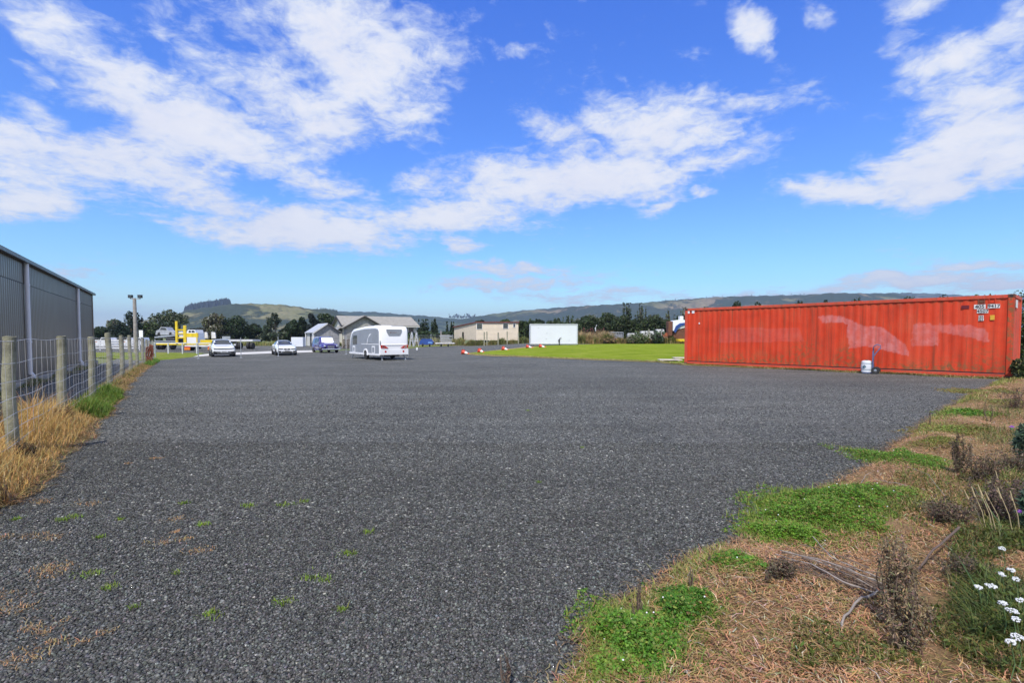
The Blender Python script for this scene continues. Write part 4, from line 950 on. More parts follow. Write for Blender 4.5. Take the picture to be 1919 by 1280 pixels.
MB().prism([(px(354.2), zl(623)), (px(355), zl(619.5)), (px(358.5), zl(619.5)), (px(358.5), zl(623))], -.02, 0).build('window', M['glass'], t); MB().prism([(px(360), zl(623)), (px(360), zl(619.5)), (px(365), zl(619.5)), (px(366), zl(623))], -.02, 0).build('window', M['glass'], t)
for p_ in (.5, 1.7): wheel(t, p_*1.0, .2, .4, .3, side=-1)
for i, (p_, w_, lab) in enumerate([(179, 26, 'white car half hidden behind the white rail fence, nearest the shed'), (232, 16, 'white van front between two wooden posts behind the rail fence'), (252, 14, 'small white car behind the rail fence, beside the floodlight pole')]):
    Y = 74; xx = atY(p_, Y); z = gz(xx, Y); t = thing('yard_car', lab, 'car', (xx, Y, z), 0, 'white cars behind the rail fence'); w2 = w_*Y/960
    MB().prism([(0, .35), (.05, 1.0), (.3*w2, 1.1), (.42*w2, 1.62), (.85*w2, 1.62), (w2, 1.05), (w2, .35)], 0, 1.7).build('body', M['carwhite'], t)
    MB().prism([(.36*w2, 1.12), (.45*w2, 1.52), (.82*w2, 1.52), (.92*w2, 1.12)], -.02, 0).build('side_window', M['glass'], t); MB().box(.0, .25, -.03, 0, .85, 1.0).build('indicator', M['amber'], t)
    for q in (.22, .78): wheel(t, q*w2, .1, .32, .2, side=-1)

# ================================================================== BUILDINGS
M['cream'] = mat('cream weatherboard', (.66, .56, .42), .7, var=.08, vscale=1.5, dirt=.1); M['creamroof'] = mat('red brown roof', (.16, .04, .03), .7, var=.2)
M['hwall'] = mat('pale plaster', (.56, .55, .50), .8, var=.08); M['hgrey'] = mat('gable shade grey', (.27, .265, .27), .85, var=.35, vscale=2.5); M['hroof'] = mat('grey brown roof', (.27, .255, .22), .8, var=.15, vscale=1.5)  # gable grey puts the shade of the house and garage fronts into the colour
M['shroof'] = mat('pale roofing iron', (.48, .49, .50), .45, var=.08, metal=.3)
def gable(t, L, D, wh, rh, over, mw, mr, mg, axis='x', oth=.08):
    """gable roofed block; ridge along local x (or y)"""
    if axis == 'x':
        MB().prism([(0, 0), (0, wh), (D/2, rh), (D, wh), (D, 0)], 0, L, 'x').build('wall', mw, t)
        for s in (0, 1):
            y0, y1 = (-over, D/2) if s == 0 else (D/2, D+over); sl = (rh-wh)/(D/2)
            za, zb = (wh-over*sl, rh) if s == 0 else (rh, wh-over*sl)
            MB().prism([(y0, za+.02), (y1, zb+.02), (y1, zb+.02+oth*1.6), (y0, za+.02+oth*1.6)], -over, L+over, 'x').build('roof', mr, t)
    else:
        MB().prism([(0, 0), (0, wh), (L/2, rh), (L, wh), (L, 0)], 0, D, 'y').build('wall', mw, t)
        for s in (0, 1):
            x0, x1 = (-over, L/2) if s == 0 else (L/2, L+over); sl = (rh-wh)/(L/2)
            za, zb = (wh-over*sl, rh) if s == 0 else (rh, wh-over*sl)
            MB().prism([(x0, za+.02), (x1, zb+.02), (x1, zb+.02+oth*1.6), (x0, za+.02+oth*1.6)], -over, D+over, 'y').build('roof', mr, t)
def win(t, x0, x1, z0, z1, y=-.03, m=None, axis='y'):
    if axis == 'y':
        f = MB().box(x0-.06, x1+.06, y, y+.06, z0-.06, z1+.06).build('window_frame', m or M['white'], t); MB().box(x0, x1, y-.01, y, z0, z1).build('pane', M['glass'], f)
    else:
        f = MB().box(y, y+.06, x0-.06, x1+.06, z0-.06, z1+.06).build('window_frame', m or M['white'], t); MB().box(y-.01, y, x0, x1, z0, z1).build('pane', M['glass'], f)
# house
hz = gz(-30, 100); ha = math.atan2(.5, .87)
t = thing('gabled_house', 'large grey house with a broad front gable and pale side wall, behind the caravan', 'house', (-34.4, 105, hz), ha)
gable(t, 15.5, 10.5, 4.15, 6.05, .5, M['hwall'], M['hroof'], None)
t2 = MB().prism([(-.05, 0), (-.05, 3.7), (3.6, 5.75), (7.2, 3.7), (7.2, 0)], -2.2, .0, 'y').build('front_gable', M['hgrey'], t)
for s in (0, 1):
    x0, x1 = (-.7, 3.6) if s == 0 else (3.6, 7.9); za, zb = (3.42, 5.86) if s == 0 else (5.86, 3.42)
    MB().prism([(x0, za), (x1, zb), (x1, zb+.22), (x0, za+.22)], -2.7, 5.0, 'y').build('roof', M['hroof'], t)
    MB().prism([(x0, za-.16), (x1, zb-.16), (x1, zb+.1), (x0, za+.1)], -2.78, -2.7, 'y').build('bargeboard', M['darktrim'], t)
MB().prism([(1.2, 2.2), (1.2, 3.0), (3.6, 4.6), (6, 3.0), (6, 2.2)], -2.23, -2.2, 'y').build('gable_infill', mat('pale stone', (.34, .33, .30), .9, var=.3, vscale=2), t)
for s in (0, 1):
    y0, y1 = (-.7, 5.25) if s == 0 else (5.25, 11.2); za, zb = (3.85, 6.05) if s == 0 else (6.05, 3.85)
    MB().prism([(y0, za-.25), (y1, zb-.25), (y1, zb+.12), (y0, za+.12)], -.62, -.52, 'x').build('bargeboard', M['darktrim'], t)
for y in (1.8, 5.4): win(t, y, y+.75, 2.6, 3.9, -.04, M['hwall'], 'x')
for x in (7.6, 9.6, 12.3, 13.6): win(t, x, x+1.2, 2.4, 3.7)
MB().box(7.2, 16, -.65, -.5, 3.75, 3.95).build('gutter', M['hwall'], t)
MB().prism([(-3.2, 2.3), (-.1, 3.6), (-.1, 3.75), (-3.2, 2.45)], 1.0, 6, 'y').build('lean_to_roof', M['shroof'], t); MB().box(-3.0, -.1, 1.2, 5.8, 0, 2.3).build('lean_to_wall', M['hwall'], t)
# garage
gx, gy = -35.4, 92.0; gz_ = gz(gx, gy)
t = thing('gabled_garage', 'small garage with a pale sheet roof and grey gable, left of the large house', 'garage', (gx, gy, gz_), ha+.05)
gable(t, 4.3, 7.0, 2.6, 4.05, .35, M['hgrey'], M['shroof'], None, 'y')
MB().box(-.04, .0, .0, 7.0, 0, 2.58).build('side_wall', M['hwall'], t)
MB().box(-.06, -.041, 2.6, 3.9, 0, 2.35).build('doorway', M['darktrim'], t)
for y in (.1, 6.6): MB().box(-.35, -.2, y, y+.2, 0, 2.5).build('porch_post', M['white'], t)
for s in (0, 1):
    x0, x1 = (-.4, 2.15) if s == 0 else (2.15, 4.7); za, zb = (2.30, 4.07) if s == 0 else (4.07, 2.30)
    MB().prism([(x0, za-.1), (x1, zb-.1), (x1, zb+.1), (x0, za+.1)], -.46, -.37, 'y').build('bargeboard', M['hwall'] if s == 0 else M['darktrim'], t)
# relocatable cream building
Yc = 98.0; cxx = atY(893, Yc); zc = gz(cxx, Yc); ca = R(3)
t = thing('cream_cabin', 'long cream weatherboard cabin with a red brown roof edge, raised on low piles', 'cabin', (cxx, Yc, zc), ca)
zt = zY(603.6, Yc)-zc; zb = zY(637.5, Yc)-zc; Lc = atY(972, Yc)-cxx; m_ = MB()
n = 14
for k in range(n):
    a, b = zb+(zt-.1-zb)*k/n, zb+(zt-.1-zb)*(k+1)/n
    m_.prism([(-.0, a), (-.045, a), (-.01, b), (0, b)], 0, Lc, 'x')
m_.box(0, Lc, 0, 11, zb, zt-.15).build('wall', M['cream'], t)
sw_ = MB().prism([(0, zb), (0, zt-.12), (12, zt-.9), (12, zb)], -3.6, -.02, 'x')
o = MB().add([(0, 0, zb), (0, 0, zt-.12), (-4.9, 11.5, zt-.85), (-4.9, 11.5, zb), (.3, 0, zb), (.3, 0, zt-.12), (-4.6, 11.5, zt-.85), (-4.6, 11.5, zb)], [(0, 1, 2, 3), (7, 6, 5, 4), (0, 4, 5, 1), (1, 5, 6, 2), (2, 6, 7, 3), (3, 7, 4, 0)]).build('side_wall', M['cream'], t)
MB().add([(-.1, -.25, zt-.12), (Lc+.2, -.25, zt-.12), (Lc+.2, 11.5, zt-.85), (-5.2, 11.5, zt-.85), (-.1, -.25, zt+.06), (Lc+.2, -.25, zt+.06), (Lc+.2, 11.5, zt-.67), (-5.2, 11.5, zt-.67)],
   [(0, 3, 2, 1), (4, 5, 6, 7), (0, 1, 5, 4), (1, 2, 6, 5), (2, 3, 7, 6), (3, 0, 4, 7)]).build('roof', M['creamroof'], t)
for a, b, c_, d in ((894.2, 904, 606.5, 616.5), (943.5, 952.5, 606, 615.5), (962.5, 966, 606.5, 613)):
    win(t, atY(a, Yc)-cxx, atY(b, Yc)-cxx, zY(d, Yc)-zc, zY(c_, Yc)-zc, -.10)
for a in (908, 934.5): MB().box(atY(a-1, Yc)-cxx, atY(a+1, Yc)-cxx, -.08, -.046, zb, zY(623, Yc)-zc).build('board', M['hgrey'], t)
MB().add([(-2.6, 6.02, zb), (-2.95, 6.9, zb), (-2.95, 6.9, zb+1.6), (-2.6, 6.02, zb+1.6)], [(0, 1, 2, 3)]).build('side_window', M['glass'], t).location = (-.05, 0, 0)
for k in range(7): MB().box(.1+k*(Lc-.4)/6, .3+k*(Lc-.4)/6, .1, .3, -.1, zb).build('pile', M['polewood'], t)
# low white tank / wall pieces behind the cars
X1 = atY(546, 86); z = gz(X1, 86); o = MB().cbox(0, atY(568, 86)-X1, 0, 1.2, .05, zY(632, 86)-z, .03).build('white_bin', M['boxw']); o.location = (X1, 86, z); tag(o, 'low white rectangular tank beside the garage', 'tank')
# crates between the garage and caravan
M['dkwood'] = mat('dark crate wood', (.07, .045, .03), .9, var=.3)
Xp = atY(641, 78); t = thing('pallet_stack', 'stack of dark pallets with pale block ends, left of the caravan', 'pallet stack', (Xp, 78, gz(Xp, 78)), R(10))
for r_ in range(5):
    MB().box(0, 1.5, 0, 1.1, r_*.28+.14, r_*.28+.2).box(0, 1.5, 0, 1.1, r_*.28+.0, r_*.28+.05).build('deck_board', M['dkwood'], t)
    for q in range(3): MB().box(.03+q*.62, .19+q*.62, -.02, 1.1, r_*.28+.051, r_*.28+.139).build('block', M['plank'], t)
# ================================================================== TREES
def rand_dirs(n, rs):
    v = rs.normal(size=(n, 3)); return v/np.linalg.norm(v, axis=1)[:, None]
def leaf_quads(C, size, rs, elong=1.6, updir=None, flat=0.0):
    """one small rhombic leaf clump per centre"""
    n = len(C); a = rand_dirs(n, rs)
    if updir is not None: a = a*(1-flat)+np.asarray(updir)*flat; a /= np.linalg.norm(a, axis=1)[:, None]
    b = np.cross(a, rand_dirs(n, rs)); b /= np.linalg.norm(b, axis=1)[:, None]+1e-9
    s = (size*rs.uniform(.6, 1.4, n))[:, None] if np.ndim(size) == 0 else (size*rs.uniform(.7, 1.3, n))[:, None]
    c = np.cross(a, b)
    V = np.stack([C-b*s*.5*elong, C+c*s*.42, C+b*s*.5*elong, C-c*s*.42], 1).reshape(-1, 3)
    return V, np.arange(n*4).reshape(n, 4)
def col_var(n, base, rs, v=.25, hue=.12):
    k = rs.uniform(1-v, 1+v, n)[:, None]; h = rs.normal(0, hue, (n, 3)); return np.clip(np.array(base)*k*(1+h), .004, 1)
def tree(name, label, px, Y, top, w_px, kind='broad', base=(.05, .075, .022), seed=0, n=2600, z0=None, group=None, second=None, low=.12):
    rs = np.random.RandomState(seed+100); X = atY(px, Y); z = gz(X, Y) if z0 is None else z0
    h = zY(top, Y)-z; w_ = w_px/960*Y/2
    t = thing(name, label, 'tree' if kind != 'bush' else 'shrub', (X, Y, z), 0, group)
    cl = []
    if kind == 'conifer':
        w_ *= 1.35
        for _ in range(34):
            f = rs.uniform(.08, 1)**.8; r_ = w_*(1-f)**.65*rs.uniform(.4, 1); q = rs.uniform(0, 6.28); cl.append((r_*math.cos(q), r_*math.sin(q), h*f, w_*.30*(1.15-f), w_*.22))
        cl += [(0, 0, h*.93, w_*.10, h*.05), (0, 0, h*.80, w_*.2, h*.08)]
    elif kind == 'spire':
        for _ in range(12):
            q = rs.uniform(0, 6.28); r_ = w_*rs.uniform(0, .75); tp = h*rs.uniform(.7, 1.0)
            for f in np.linspace(.15, 1, 6): cl.append((r_*math.cos(q), r_*math.sin(q), tp*f, w_*.30*(1.15-f), h*.09))
        for _ in range(12): q = rs.uniform(0, 6.28); r_ = w_*rs.uniform(.2, .95); cl.append((r_*math.cos(q), r_*math.sin(q), h*rs.uniform(.1, .55), w_*.3, h*.12))
    else:
        m_ = 22 if kind != 'sparse' else 11
        for _ in range(m_):
            d = rand_dirs(1, rs)[0]*rs.uniform(.45, .95); zc = h*(.58 if kind != 'bush' else .5)
            cl.append((d[0]*w_*.85, d[1]*w_*.85, zc+d[2]*h*(.40 if kind != 'bush' else .45), w_*rs.uniform(.22, .42), h*rs.uniform(.09, .17)))
        for _ in range(6 if kind != 'sparse' else 0): q = rs.uniform(0, 6.28); cl.append((w_*.6*math.cos(q), w_*.6*math.sin(q), h*low*1.6, w_*.35, h*.12))
    if kind in ('broad', 'bush'): cl += [(0, 0, h*.90, w_*.35, h*.10), (w_*.3, 0, h*.78, w_*.4, h*.14), (-w_*.35, 0, h*.75, w_*.4, h*.13)]
    cl = np.array(cl); wgt = cl[:, 3]**2+.02; idx = rs.choice(len(cl), n, p=wgt/wgt.sum()); d = rand_dirs(n, rs)*(rs.uniform(.35, 1.0, n)**.5)[:, None]
    C = cl[idx, :3]+d*np.stack([cl[idx, 3], cl[idx, 3], cl[idx, 4]], -1)
    C[:, 2] = np.clip(C[:, 2], h*.02, h*1.0)
    V, Fq = leaf_quads(C, max(.16, Y*.0028), rs, 1.5)
    tone = rs.uniform(.65, 1.4, len(cl))[idx]; c = col_var(n, base, rs, .35, .10)*tone[:, None]
    if second is not None: pick = rs.rand(n) < .28*tone; c[pick] = col_var(pick.sum(), second, rs, .3, .08)
    np_mesh('crown', V, Fq, M['leaf'], np.repeat(c, 4, 0), t)
    tb = MB(); tr = max(.08, h*.022); tb.tube([(0, 0, -.1), (.02*h, 0, h*.3), (0, .02*h, h*.62), (0, 0, h*.85)], [tr, tr*.8, tr*.5, tr*.2], 7)
    for k in cl[rs.choice(len(cl), min(9, len(cl)), replace=False)]: z1 = k[2]*.55+.05*h; tb.tube([(0, 0, z1), (k[0]*.5, k[1]*.5, (z1+k[2])/2), (k[0], k[1], k[2])], [tr*.4, tr*.28, tr*.12], 5)
    tb.build('trunk', M['bark'], t)
    return t
DG = (.030, .048, .020); MG = (.055, .08, .025); GG = (.11, .13, .08); LG = (.085, .12, .035); OL = (.085, .085, .035); PALE = (.30, .30, .24)
TR = [
 ('leafy_tree', 'low dark green tree showing just right of the shed corner', 190, 120, 612, 40, 'broad', DG, None),
 ('leafy_tree', 'pale grey leaved tree between the shed and the dark conifer', 216, 118, 598, 30, 'broad', GG, PALE),
 ('conifer_tree', 'dark dense conifer behind the floodlight pole', 246, 116, 583, 48, 'conifer', (.018, .032, .018), None),
 ('leafy_tree', 'small green tree left of the big round crown behind the truck', 286, 118, 603, 26, 'broad', MG, GG),
 ('leafy_tree', 'big round crowned tree behind the yellow steel posts', 319, 122, 580, 56, 'broad', (.045, .060, .022), GG),
 ('leafy_tree', 'spiky grey green tree above the white hatchback, left of the dark round one', 402, 124, 587, 40, 'broad', OL, PALE),
 ('leafy_tree', 'dark round tree right of the spiky grey one, above the flat trailer', 444, 126, 591, 38, 'broad', DG, None),
 ('leafy_tree', 'small dark tree in the gap where the blue ridge shows', 478, 130, 607, 24, 'broad', DG, None),
 ('conifer_tree', 'tall grey green fir standing alone left of the garage', 516, 124, 587, 36, 'conifer', (.045, .065, .035), GG),
 ('leafy_tree', 'thin dark tree right of the tall fir', 545, 126, 593, 28, 'sparse', DG, None),
 ('leafy_tree', 'slim dark tree with gaps, left above the garage roof', 567, 128, 595, 24, 'sparse', DG, None),
 ('pine_tree', 'wispy pine with a bent bare stem above the garage roof', 587, 126, 588, 18, 'sparse', (.025, .035, .03), None),
 ('leafy_tree', 'broad green tree between the garage and the house roof', 614, 128, 588, 36, 'broad', (.05, .075, .03), None),
 ('leafy_tree', 'low dark tree filling the gap left of the garage', 552, 132, 612, 44, 'broad', DG, None),
 ('leafy_tree', 'low dark tree under the round one, above the empty trailer', 425, 134, 611, 60, 'broad', (.04, .045, .025), None),
 ('leafy_tree', 'low brownish bush tree behind the loading ramps', 378, 130, 614, 46, 'broad', (.06, .055, .035), GG),
 ('spired_tree', 'spired conifer just right of the house and caravan', 770, 120, 601, 20, 'spire', DG, None),
 ('spired_tree', 'twin topped conifer second right of the caravan', 792, 122, 599, 26, 'spire', DG, None),
 ('spired_tree', 'narrow conifer left of the cream cabin', 813, 122, 599, 14, 'spire', DG, None),
 ('spired_tree', 'small pointed conifer touching the left end of the cream cabin', 846, 126, 604, 22, 'spire', DG, None),
 ('leafy_tree', 'small dark tree peeping over the middle of the cabin roof', 903, 118, 599, 22, 'broad', DG, None),
 ('leafy_tree', 'olive tree peeping over the right part of the cabin roof', 949, 118, 598, 26, 'broad', LG, None),
 ('leafy_tree', 'dark tree between the cream cabin and the white box trailer', 981, 116, 602, 30, 'broad', MG, None),
 ('leafy_tree', 'dark tree peeping over the left of the white box trailer', 1008, 108, 598, 30, 'broad', DG, None),
 ('leafy_tree', 'olive dark tree peeping over the middle of the box trailer', 1040, 106, 596, 36, 'spire', MG, None),
 ('leafy_tree', 'tree over the right corner of the white box trailer', 1072, 104, 592, 34, 'spire', MG, None),
 ('spired_tree', 'lower dark tree right of the box trailer', 1104, 104, 591, 40, 'broad', MG, None),
 ('spired_tree', 'bushy dark tree left of the two tall pointed ones', 1142, 102, 587, 44, 'broad', (.05, .07, .025), None),
 ('spired_tree', 'left of the two tall pointed conifers', 1176, 100, 568, 24, 'spire', (.045, .065, .035), None),
 ('spired_tree', 'right of the two tall pointed conifers', 1201, 101, 568, 26, 'spire', (.05, .065, .035), GG),
 ('leafy_tree', 'dark tree just right of the two tall pointed conifers', 1228, 98, 590, 36, 'broad', (.05, .06, .03), None),
 ('leafy_tree', 'feathery olive tree left against the end of the red container', 1254, 96, 583, 34, 'spire', OL, None),
 ('leafy_tree', 'feathery olive tree rising behind the left corner of the red container', 1281, 95, 577, 32, 'spire', OL, PALE)]
for i, (nm, lab, p_, Y, tp, w_, kd, bs, sc_) in enumerate(TR):
    tree(nm, lab, p_, Y, tp, w_*1.3, kd, bs, i, 3600, None, 'trees behind the yard' if p_ < 700 else 'shelter trees behind the lawn', sc_)
k = 0
for p_, tp, w_, lab in ((1322, 576, 26, 'far left'), (1382, 566, 20, 'left'), (1418, 567, 16, 'left of middle'), (1498, 563, 20, 'middle'), (1545, 564, 22, 'right of middle'), (1606, 558, 24, 'right'), (1700, 557, 22, 'near the right end'), (1765, 555, 20, 'far right')):
    tree('leafy_tree', 'dark tuft of a tree just topping the red container roof, '+lab, p_, 70+k*1.5, tp-2, w_*1.6, 'broad', DG, 60+k, 1500, None, 'tree tops over the container'); k += 1
for i, (p_, tp) in enumerate(((1826, 547), (1853, 549))):
    tree('cabbage_tree', ['spiky dark tuft above the container behind the painted numbers', 'second spiky tuft above the container, nearer its right corner'][i], p_, 40, tp, 14, 'broad', (.03, .05, .02), 80+i, 400, None, 'tree tops over the container')
# hedge of low growth in front of the right shelter trees
def hedge(name, label, pts, h0, h1, n, base, second, seed, thick=1.5, size=.2, cat='hedge'):
    rs = np.random.RandomState(seed); P = np.array(pts); t_ = rs.uniform(0, 1, n); seg = np.linspace(0, 1, len(P))
    x = np.interp(t_, seg, P[:, 0])+rs.uniform(-.2, .2, n); y = np.interp(t_, seg, P[:, 1])+rs.uniform(-thick, thick, n)
    top = h0+(h1-h0)*(.5+.25*np.sin(x*1.3+seed)+.15*np.sin(x*3.7)+.1*np.sin(x*9.1)); z = G(x, y)+top*rs.uniform(0.02, 1, n)**.7
    V, Fq = leaf_quads(np.stack([x, y, z], -1), size, rs, 1.6); c = col_var(n, base, rs, .35, .1)
    if second is not None: pick = rs.rand(n) < .3; c[pick] = col_var(pick.sum(), second, rs, .3, .1)
    return tag(np_mesh(name, V, Fq, M['leaf'], np.repeat(c, 4, 0)), label, cat)
hedge('hedge', 'long low hedge of dark conifers right of the caravan, behind the wire fence', [(atY(758, 112), 112), (atY(868, 112), 112)], 2.2, 3.0, 6500, (.055, .085, .035), DG, 1, 1.6, .26)
hedge('hedge', 'dense low hedge under the tall conifers right of the box trailer', [(atY(1085, 90), 90), (atY(1300, 84), 84)], 3.0, 4.9, 12000, (.04, .055, .022), MG, 2, 1.6, .26)

hedge('hedge', 'dark hedge continuing behind the white box trailer', [(atY(985, 104), 104), (atY(1100, 98), 98)], 3.2, 4.8, 5000, (.045, .065, .028), MG, 3, 1.6, .28)
# ================================================================== FORESTS ON THE HILLS (masses)
def forest(name, px0, px1, y_at, base_at, n, c, seed, Y, kh):
    rs = np.random.RandomState(seed); p_ = rs.uniform(px0, px1, n); Yv = Y+rs.uniform(-60, 120, n); zb = np.array([base_at(q) for q in p_]); zt = np.array([y_at(q) for q in p_])
    X = (p_-960)/960*Yv; f = rs.uniform(0, 1, n); yy_ = zb+(zt-zb)*f+rs.normal(0, .9, n)*(f > .6)+1.1*np.sin(p_*1.9)*np.sin(p_*.83)*f; Z = H-(yy_-630)/960*Yv
    hh = kh*rs.uniform(.7, 1.3, n); r_ = hh*.28; V = []; Fq = []
    V = np.stack([np.stack([X-r_, Yv, Z-hh*.5], -1), np.stack([X, Yv-r_, Z-hh*.5], -1), np.stack([X+r_, Yv, Z-hh*.5], -1), np.stack([X, Yv, Z+hh*.5], -1)], 1).reshape(-1, 3)
    ix = np.arange(n)*4; Fq = np.concatenate([np.stack([ix, ix+1, ix+3], -1), np.stack([ix+1, ix+2, ix+3], -1), np.stack([ix+2, ix, ix+3], -1)])
    return tag(np_mesh(name, V, Fq, M['leaf'], np.repeat(col_var(n, c, rs, .3, .08), 4, 0)), None, None, kind='stuff')
forest('pine_plantation', 347, 434, lambda p: np.interp(p, [347, 350, 360, 380, 400, 425, 430, 436], [584, 579, 574.5, 571, 568, 563.5, 565, 572]), lambda p: np.interp(p, [347, 400, 434], [585, 577, 575]), 2200, (.012, .022, .02), 4, 1880, 20)
forest('bush_on_hill', 385, 440, lambda p: np.interp(p, [385, 440], [577, 571]), lambda p: np.interp(p, [385, 410, 440], [580, 592, 584]), 1300, (.02, .03, .024), 5, 1840, 8)
forest('bush_on_hill', 590, 634, lambda p: np.interp(p, [590, 606, 634], [583, 579, 583]), lambda p: np.interp(p, [590, 634], [586, 586]), 700, (.025, .045, .02), 6, 1850, 7)
forest('bush_on_range', 842, 892, lambda p: 591+2.0*math.sin(p*.35), lambda p: 594.5, 110, (.02, .03, .022), 7, 2950, 11)
forest('bush_on_range', 1240, 1760, lambda p: np.interp(p, [1240, 1340, 1400, 1600, 1760], [563.5, 556.5, 554.5, 549.5, 550]), lambda p: np.interp(p, [1240, 1340, 1400, 1600, 1760], [565, 559, 557, 552, 553]), 240, (.02, .03, .022), 8, 3560, 12)

# ================================================================== CLUTTER BEHIND THE LAWN
M['tan'] = leafmat('tan stalks', .7, .3)
def blades(name, x, y, z, h, w_, col, m, rs, lean=.5, parent=None, kind='stuff', label=None, cat=None):
    n = len(x); q = rs.uniform(0, 6.283, n); dx, dy = np.cos(q), np.sin(q); l = h*lean*rs.uniform(.2, 1, n); wx, wy = -dy*w_, dx*w_
    # face the blade's width at random so that it shows from any side
    B = np.stack([x, y, z], -1); mid = B+np.stack([dx*l*.35, dy*l*.35, h*.58], -1); tip = B+np.stack([dx*l, dy*l, h*np.clip(1-.35*lean*rs.uniform(0, 1, n), .2, 1)], -1)
    Wv = np.stack([wx, wy, np.zeros(n)], -1)
    V = np.stack([B-Wv, B+Wv, mid+Wv*.8, mid-Wv*.8, tip+Wv*.15, tip-Wv*.15], 1).reshape(-1, 3); ix = np.arange(n)*6
    Fq = np.concatenate([np.stack([ix, ix+1, ix+2, ix+3], -1), np.stack([ix+3, ix+2, ix+4, ix+5], -1)])
    o = np_mesh(name, V, Fq, m, np.repeat(col, 6, 0), parent)
    return tag(o, label, cat, kind=kind) if parent is None else o
def patch_grass(name, px0, px1, Y0, Y1, h0, h1, n, c1, c2, seed, w_=.03):
    rs = np.random.RandomState(seed); Yv = rs.uniform(Y0, Y1, n); p_ = rs.uniform(px0, px1, n); x = (p_-960)/960*Yv
    k = .5+.5*np.sin(x*.9+seed)*np.sin(x*2.3); h = (h0+(h1-h0)*k)*rs.uniform(.6, 1.2, n); c = col_var(n, c1, rs, .25, .08); pk = rs.rand(n) < k; c[pk] = col_var(pk.sum(), c2, rs, .25, .08)
    return blades(name, x, Yv, G(x, Yv), h, np.full(n, w_), c, M['straw'], rs, .6)
patch_grass('dry_grass_bank', 1084, 1285, 76.3, 79, .5, 1.5, 9000, (.36, .26, .11), (.13, .15, .035), 1, .035)
patch_grass('dry_grass_bank', 1085, 1150, 78, 84, 1.2, 2.1, 4000, (.33, .25, .11), (.40, .30, .15), 2, .035)
patch_grass('dry_grass_bank', 870, 996, 95, 99, .4, 1.3, 5000, (.24, .20, .07), (.13, .15, .04), 3, .045)
patch_grass('dry_grass_bank', 765, 870, 100, 108, .6, 1.7, 4500, (.40, .33, .17), (.22, .22, .07), 4, .05)
patch_grass('dry_grass_bank', 440, 640, 98, 104, .3, 1.0, 4500, (.34, .30, .12), (.22, .24, .07), 5, .05)
def shrub(px, Y, h, w_, c, c2, seed, label, name='weed_shrub', n=900):
    rs = np.random.RandomState(seed); X = atY(px, Y); t = thing(name, label, 'shrub', (X, Y, gz(X, Y))); d = rand_dirs(n, rs)*rs.uniform(.3, 1, n)[:, None]**.5
    C = np.stack([d[:, 0]*w_/2, d[:, 1]*w_/2, h*.5+d[:, 2]*h*.5], -1)*(1+.25*np.sin(d[:, :1]*7+d[:, 2:]*5)); C[:, 2] = np.abs(C[:, 2]); V, Fq = leaf_quads(C, Y*.0022, rs, 2.2); c_ = col_var(n, c, rs, .35, .1); pk = rs.rand(n) < .3; c_[pk] = col_var(pk.sum(), c2, rs)
    np_mesh('foliage', V, Fq, M['leaf'], np.repeat(c_, 4, 0), t); MB().tube([(0, 0, -.05), (0, 0, h*.6)], [.04, .015], 5).tube([(0, 0, .1), (.2*w_, .1, h*.7)], [.02, .01], 4).build('stem', M['bark'], t)
shrub(1200, 75.5, 1.7, 2.6, (.09, .12, .045), (.16, .17, .09), 1, 'green weedy shrub at the back of the lawn, left of the grey one')
shrub(1232, 75.8, 1.9, 1.9, (.07, .10, .06), (.12, .14, .09), 2, 'grey green weedy shrub left of the orange crates at the lawn back')
shrub(1186, 75.6, 1.0, 1.6, (.15, .15, .08), (.30, .28, .20), 3, 'pale seeding thistle clump at the back edge of the lawn')
shrub(1143, 76.0, .9, 1.8, (.20, .13, .06), (.12, .12, .05), 4, 'brown low weed mound in front of the wire cage')
M['darkred'] = mat('dark red machinery paint', (.09, .025, .02), .7, var=.4, vscale=5)
Y = 84; X = atY(1113, Y); z = gz(X, Y); t = thing('farm_machinery', 'rusty dark red farm implement standing in dry grass right of the box trailer', 'machinery', (X, Y, z)); rs = random.Random(3); fm = MB()
for k in range(12): a = rs.uniform(-1.6, 1.6); fm.tube([(a, rs.uniform(-.4, .4), .6), (a+rs.uniform(-.5, .5), rs.uniform(-.4, .4), rs.uniform(1.6, 2.6)), (a+rs.uniform(-1, 1), 0, rs.uniform(1.4, 2.3))], .06, 6)
fm.tube([(-1.7, 0, 1.5), (1.7, 0, 1.6)], .1, 6).tube([(-1.4, .3, 1.0), (1.8, .3, 1.1)], .09, 6).build('frame', M['darkred'], t)
MB().tube([(.35, 0, 2.0), (.25, 0, 2.5), (.5, 0, 3.0)], .09, 7).build('chute', M['oldwhite'], t)
for s in (-1, 1): wheel(t, s*1.1, 0, .5, .25, M['darkred'], side=s)
Y = 80; X = atY(1126, Y); z = gz(X, Y); t = thing('sheet_pile', 'slanting pile of pale roofing sheets in front of the rusty implement', 'sheet pile', (X, Y, z)); 
for k in range(6): MB().box(-1.6+.1*k, 1.7-.1*k, -.4, .8, 0, .025, Matrix.Translation((0, 0, .5+.09*k)) @ Matrix.Rotation(R(-4+2.2*k), 4, 'Y')).build('sheet', M['shroof'] if k % 2 else M['galv'], t)
MB().box(-1.3, 1.5, -.3, .7, 0, .48).build('bearer', M['galv'], t)
Y = 79; X = atY(1144, Y); z = gz(X, Y); t = thing('wire_cage', 'grey wire mesh cage stillage right of the roofing sheets', 'cage', (X, Y, z)); cg = MB(); w_, h_ = 2.0, 1.75
for k in range(9): cg.tube([(w_*k/8, 0, .2), (w_*k/8, 0, h_)], .022 if k % 4 else .045, 4).tube([(w_*k/8, 1.1, .2), (w_*k/8, 1.1, h_)], .022, 4)
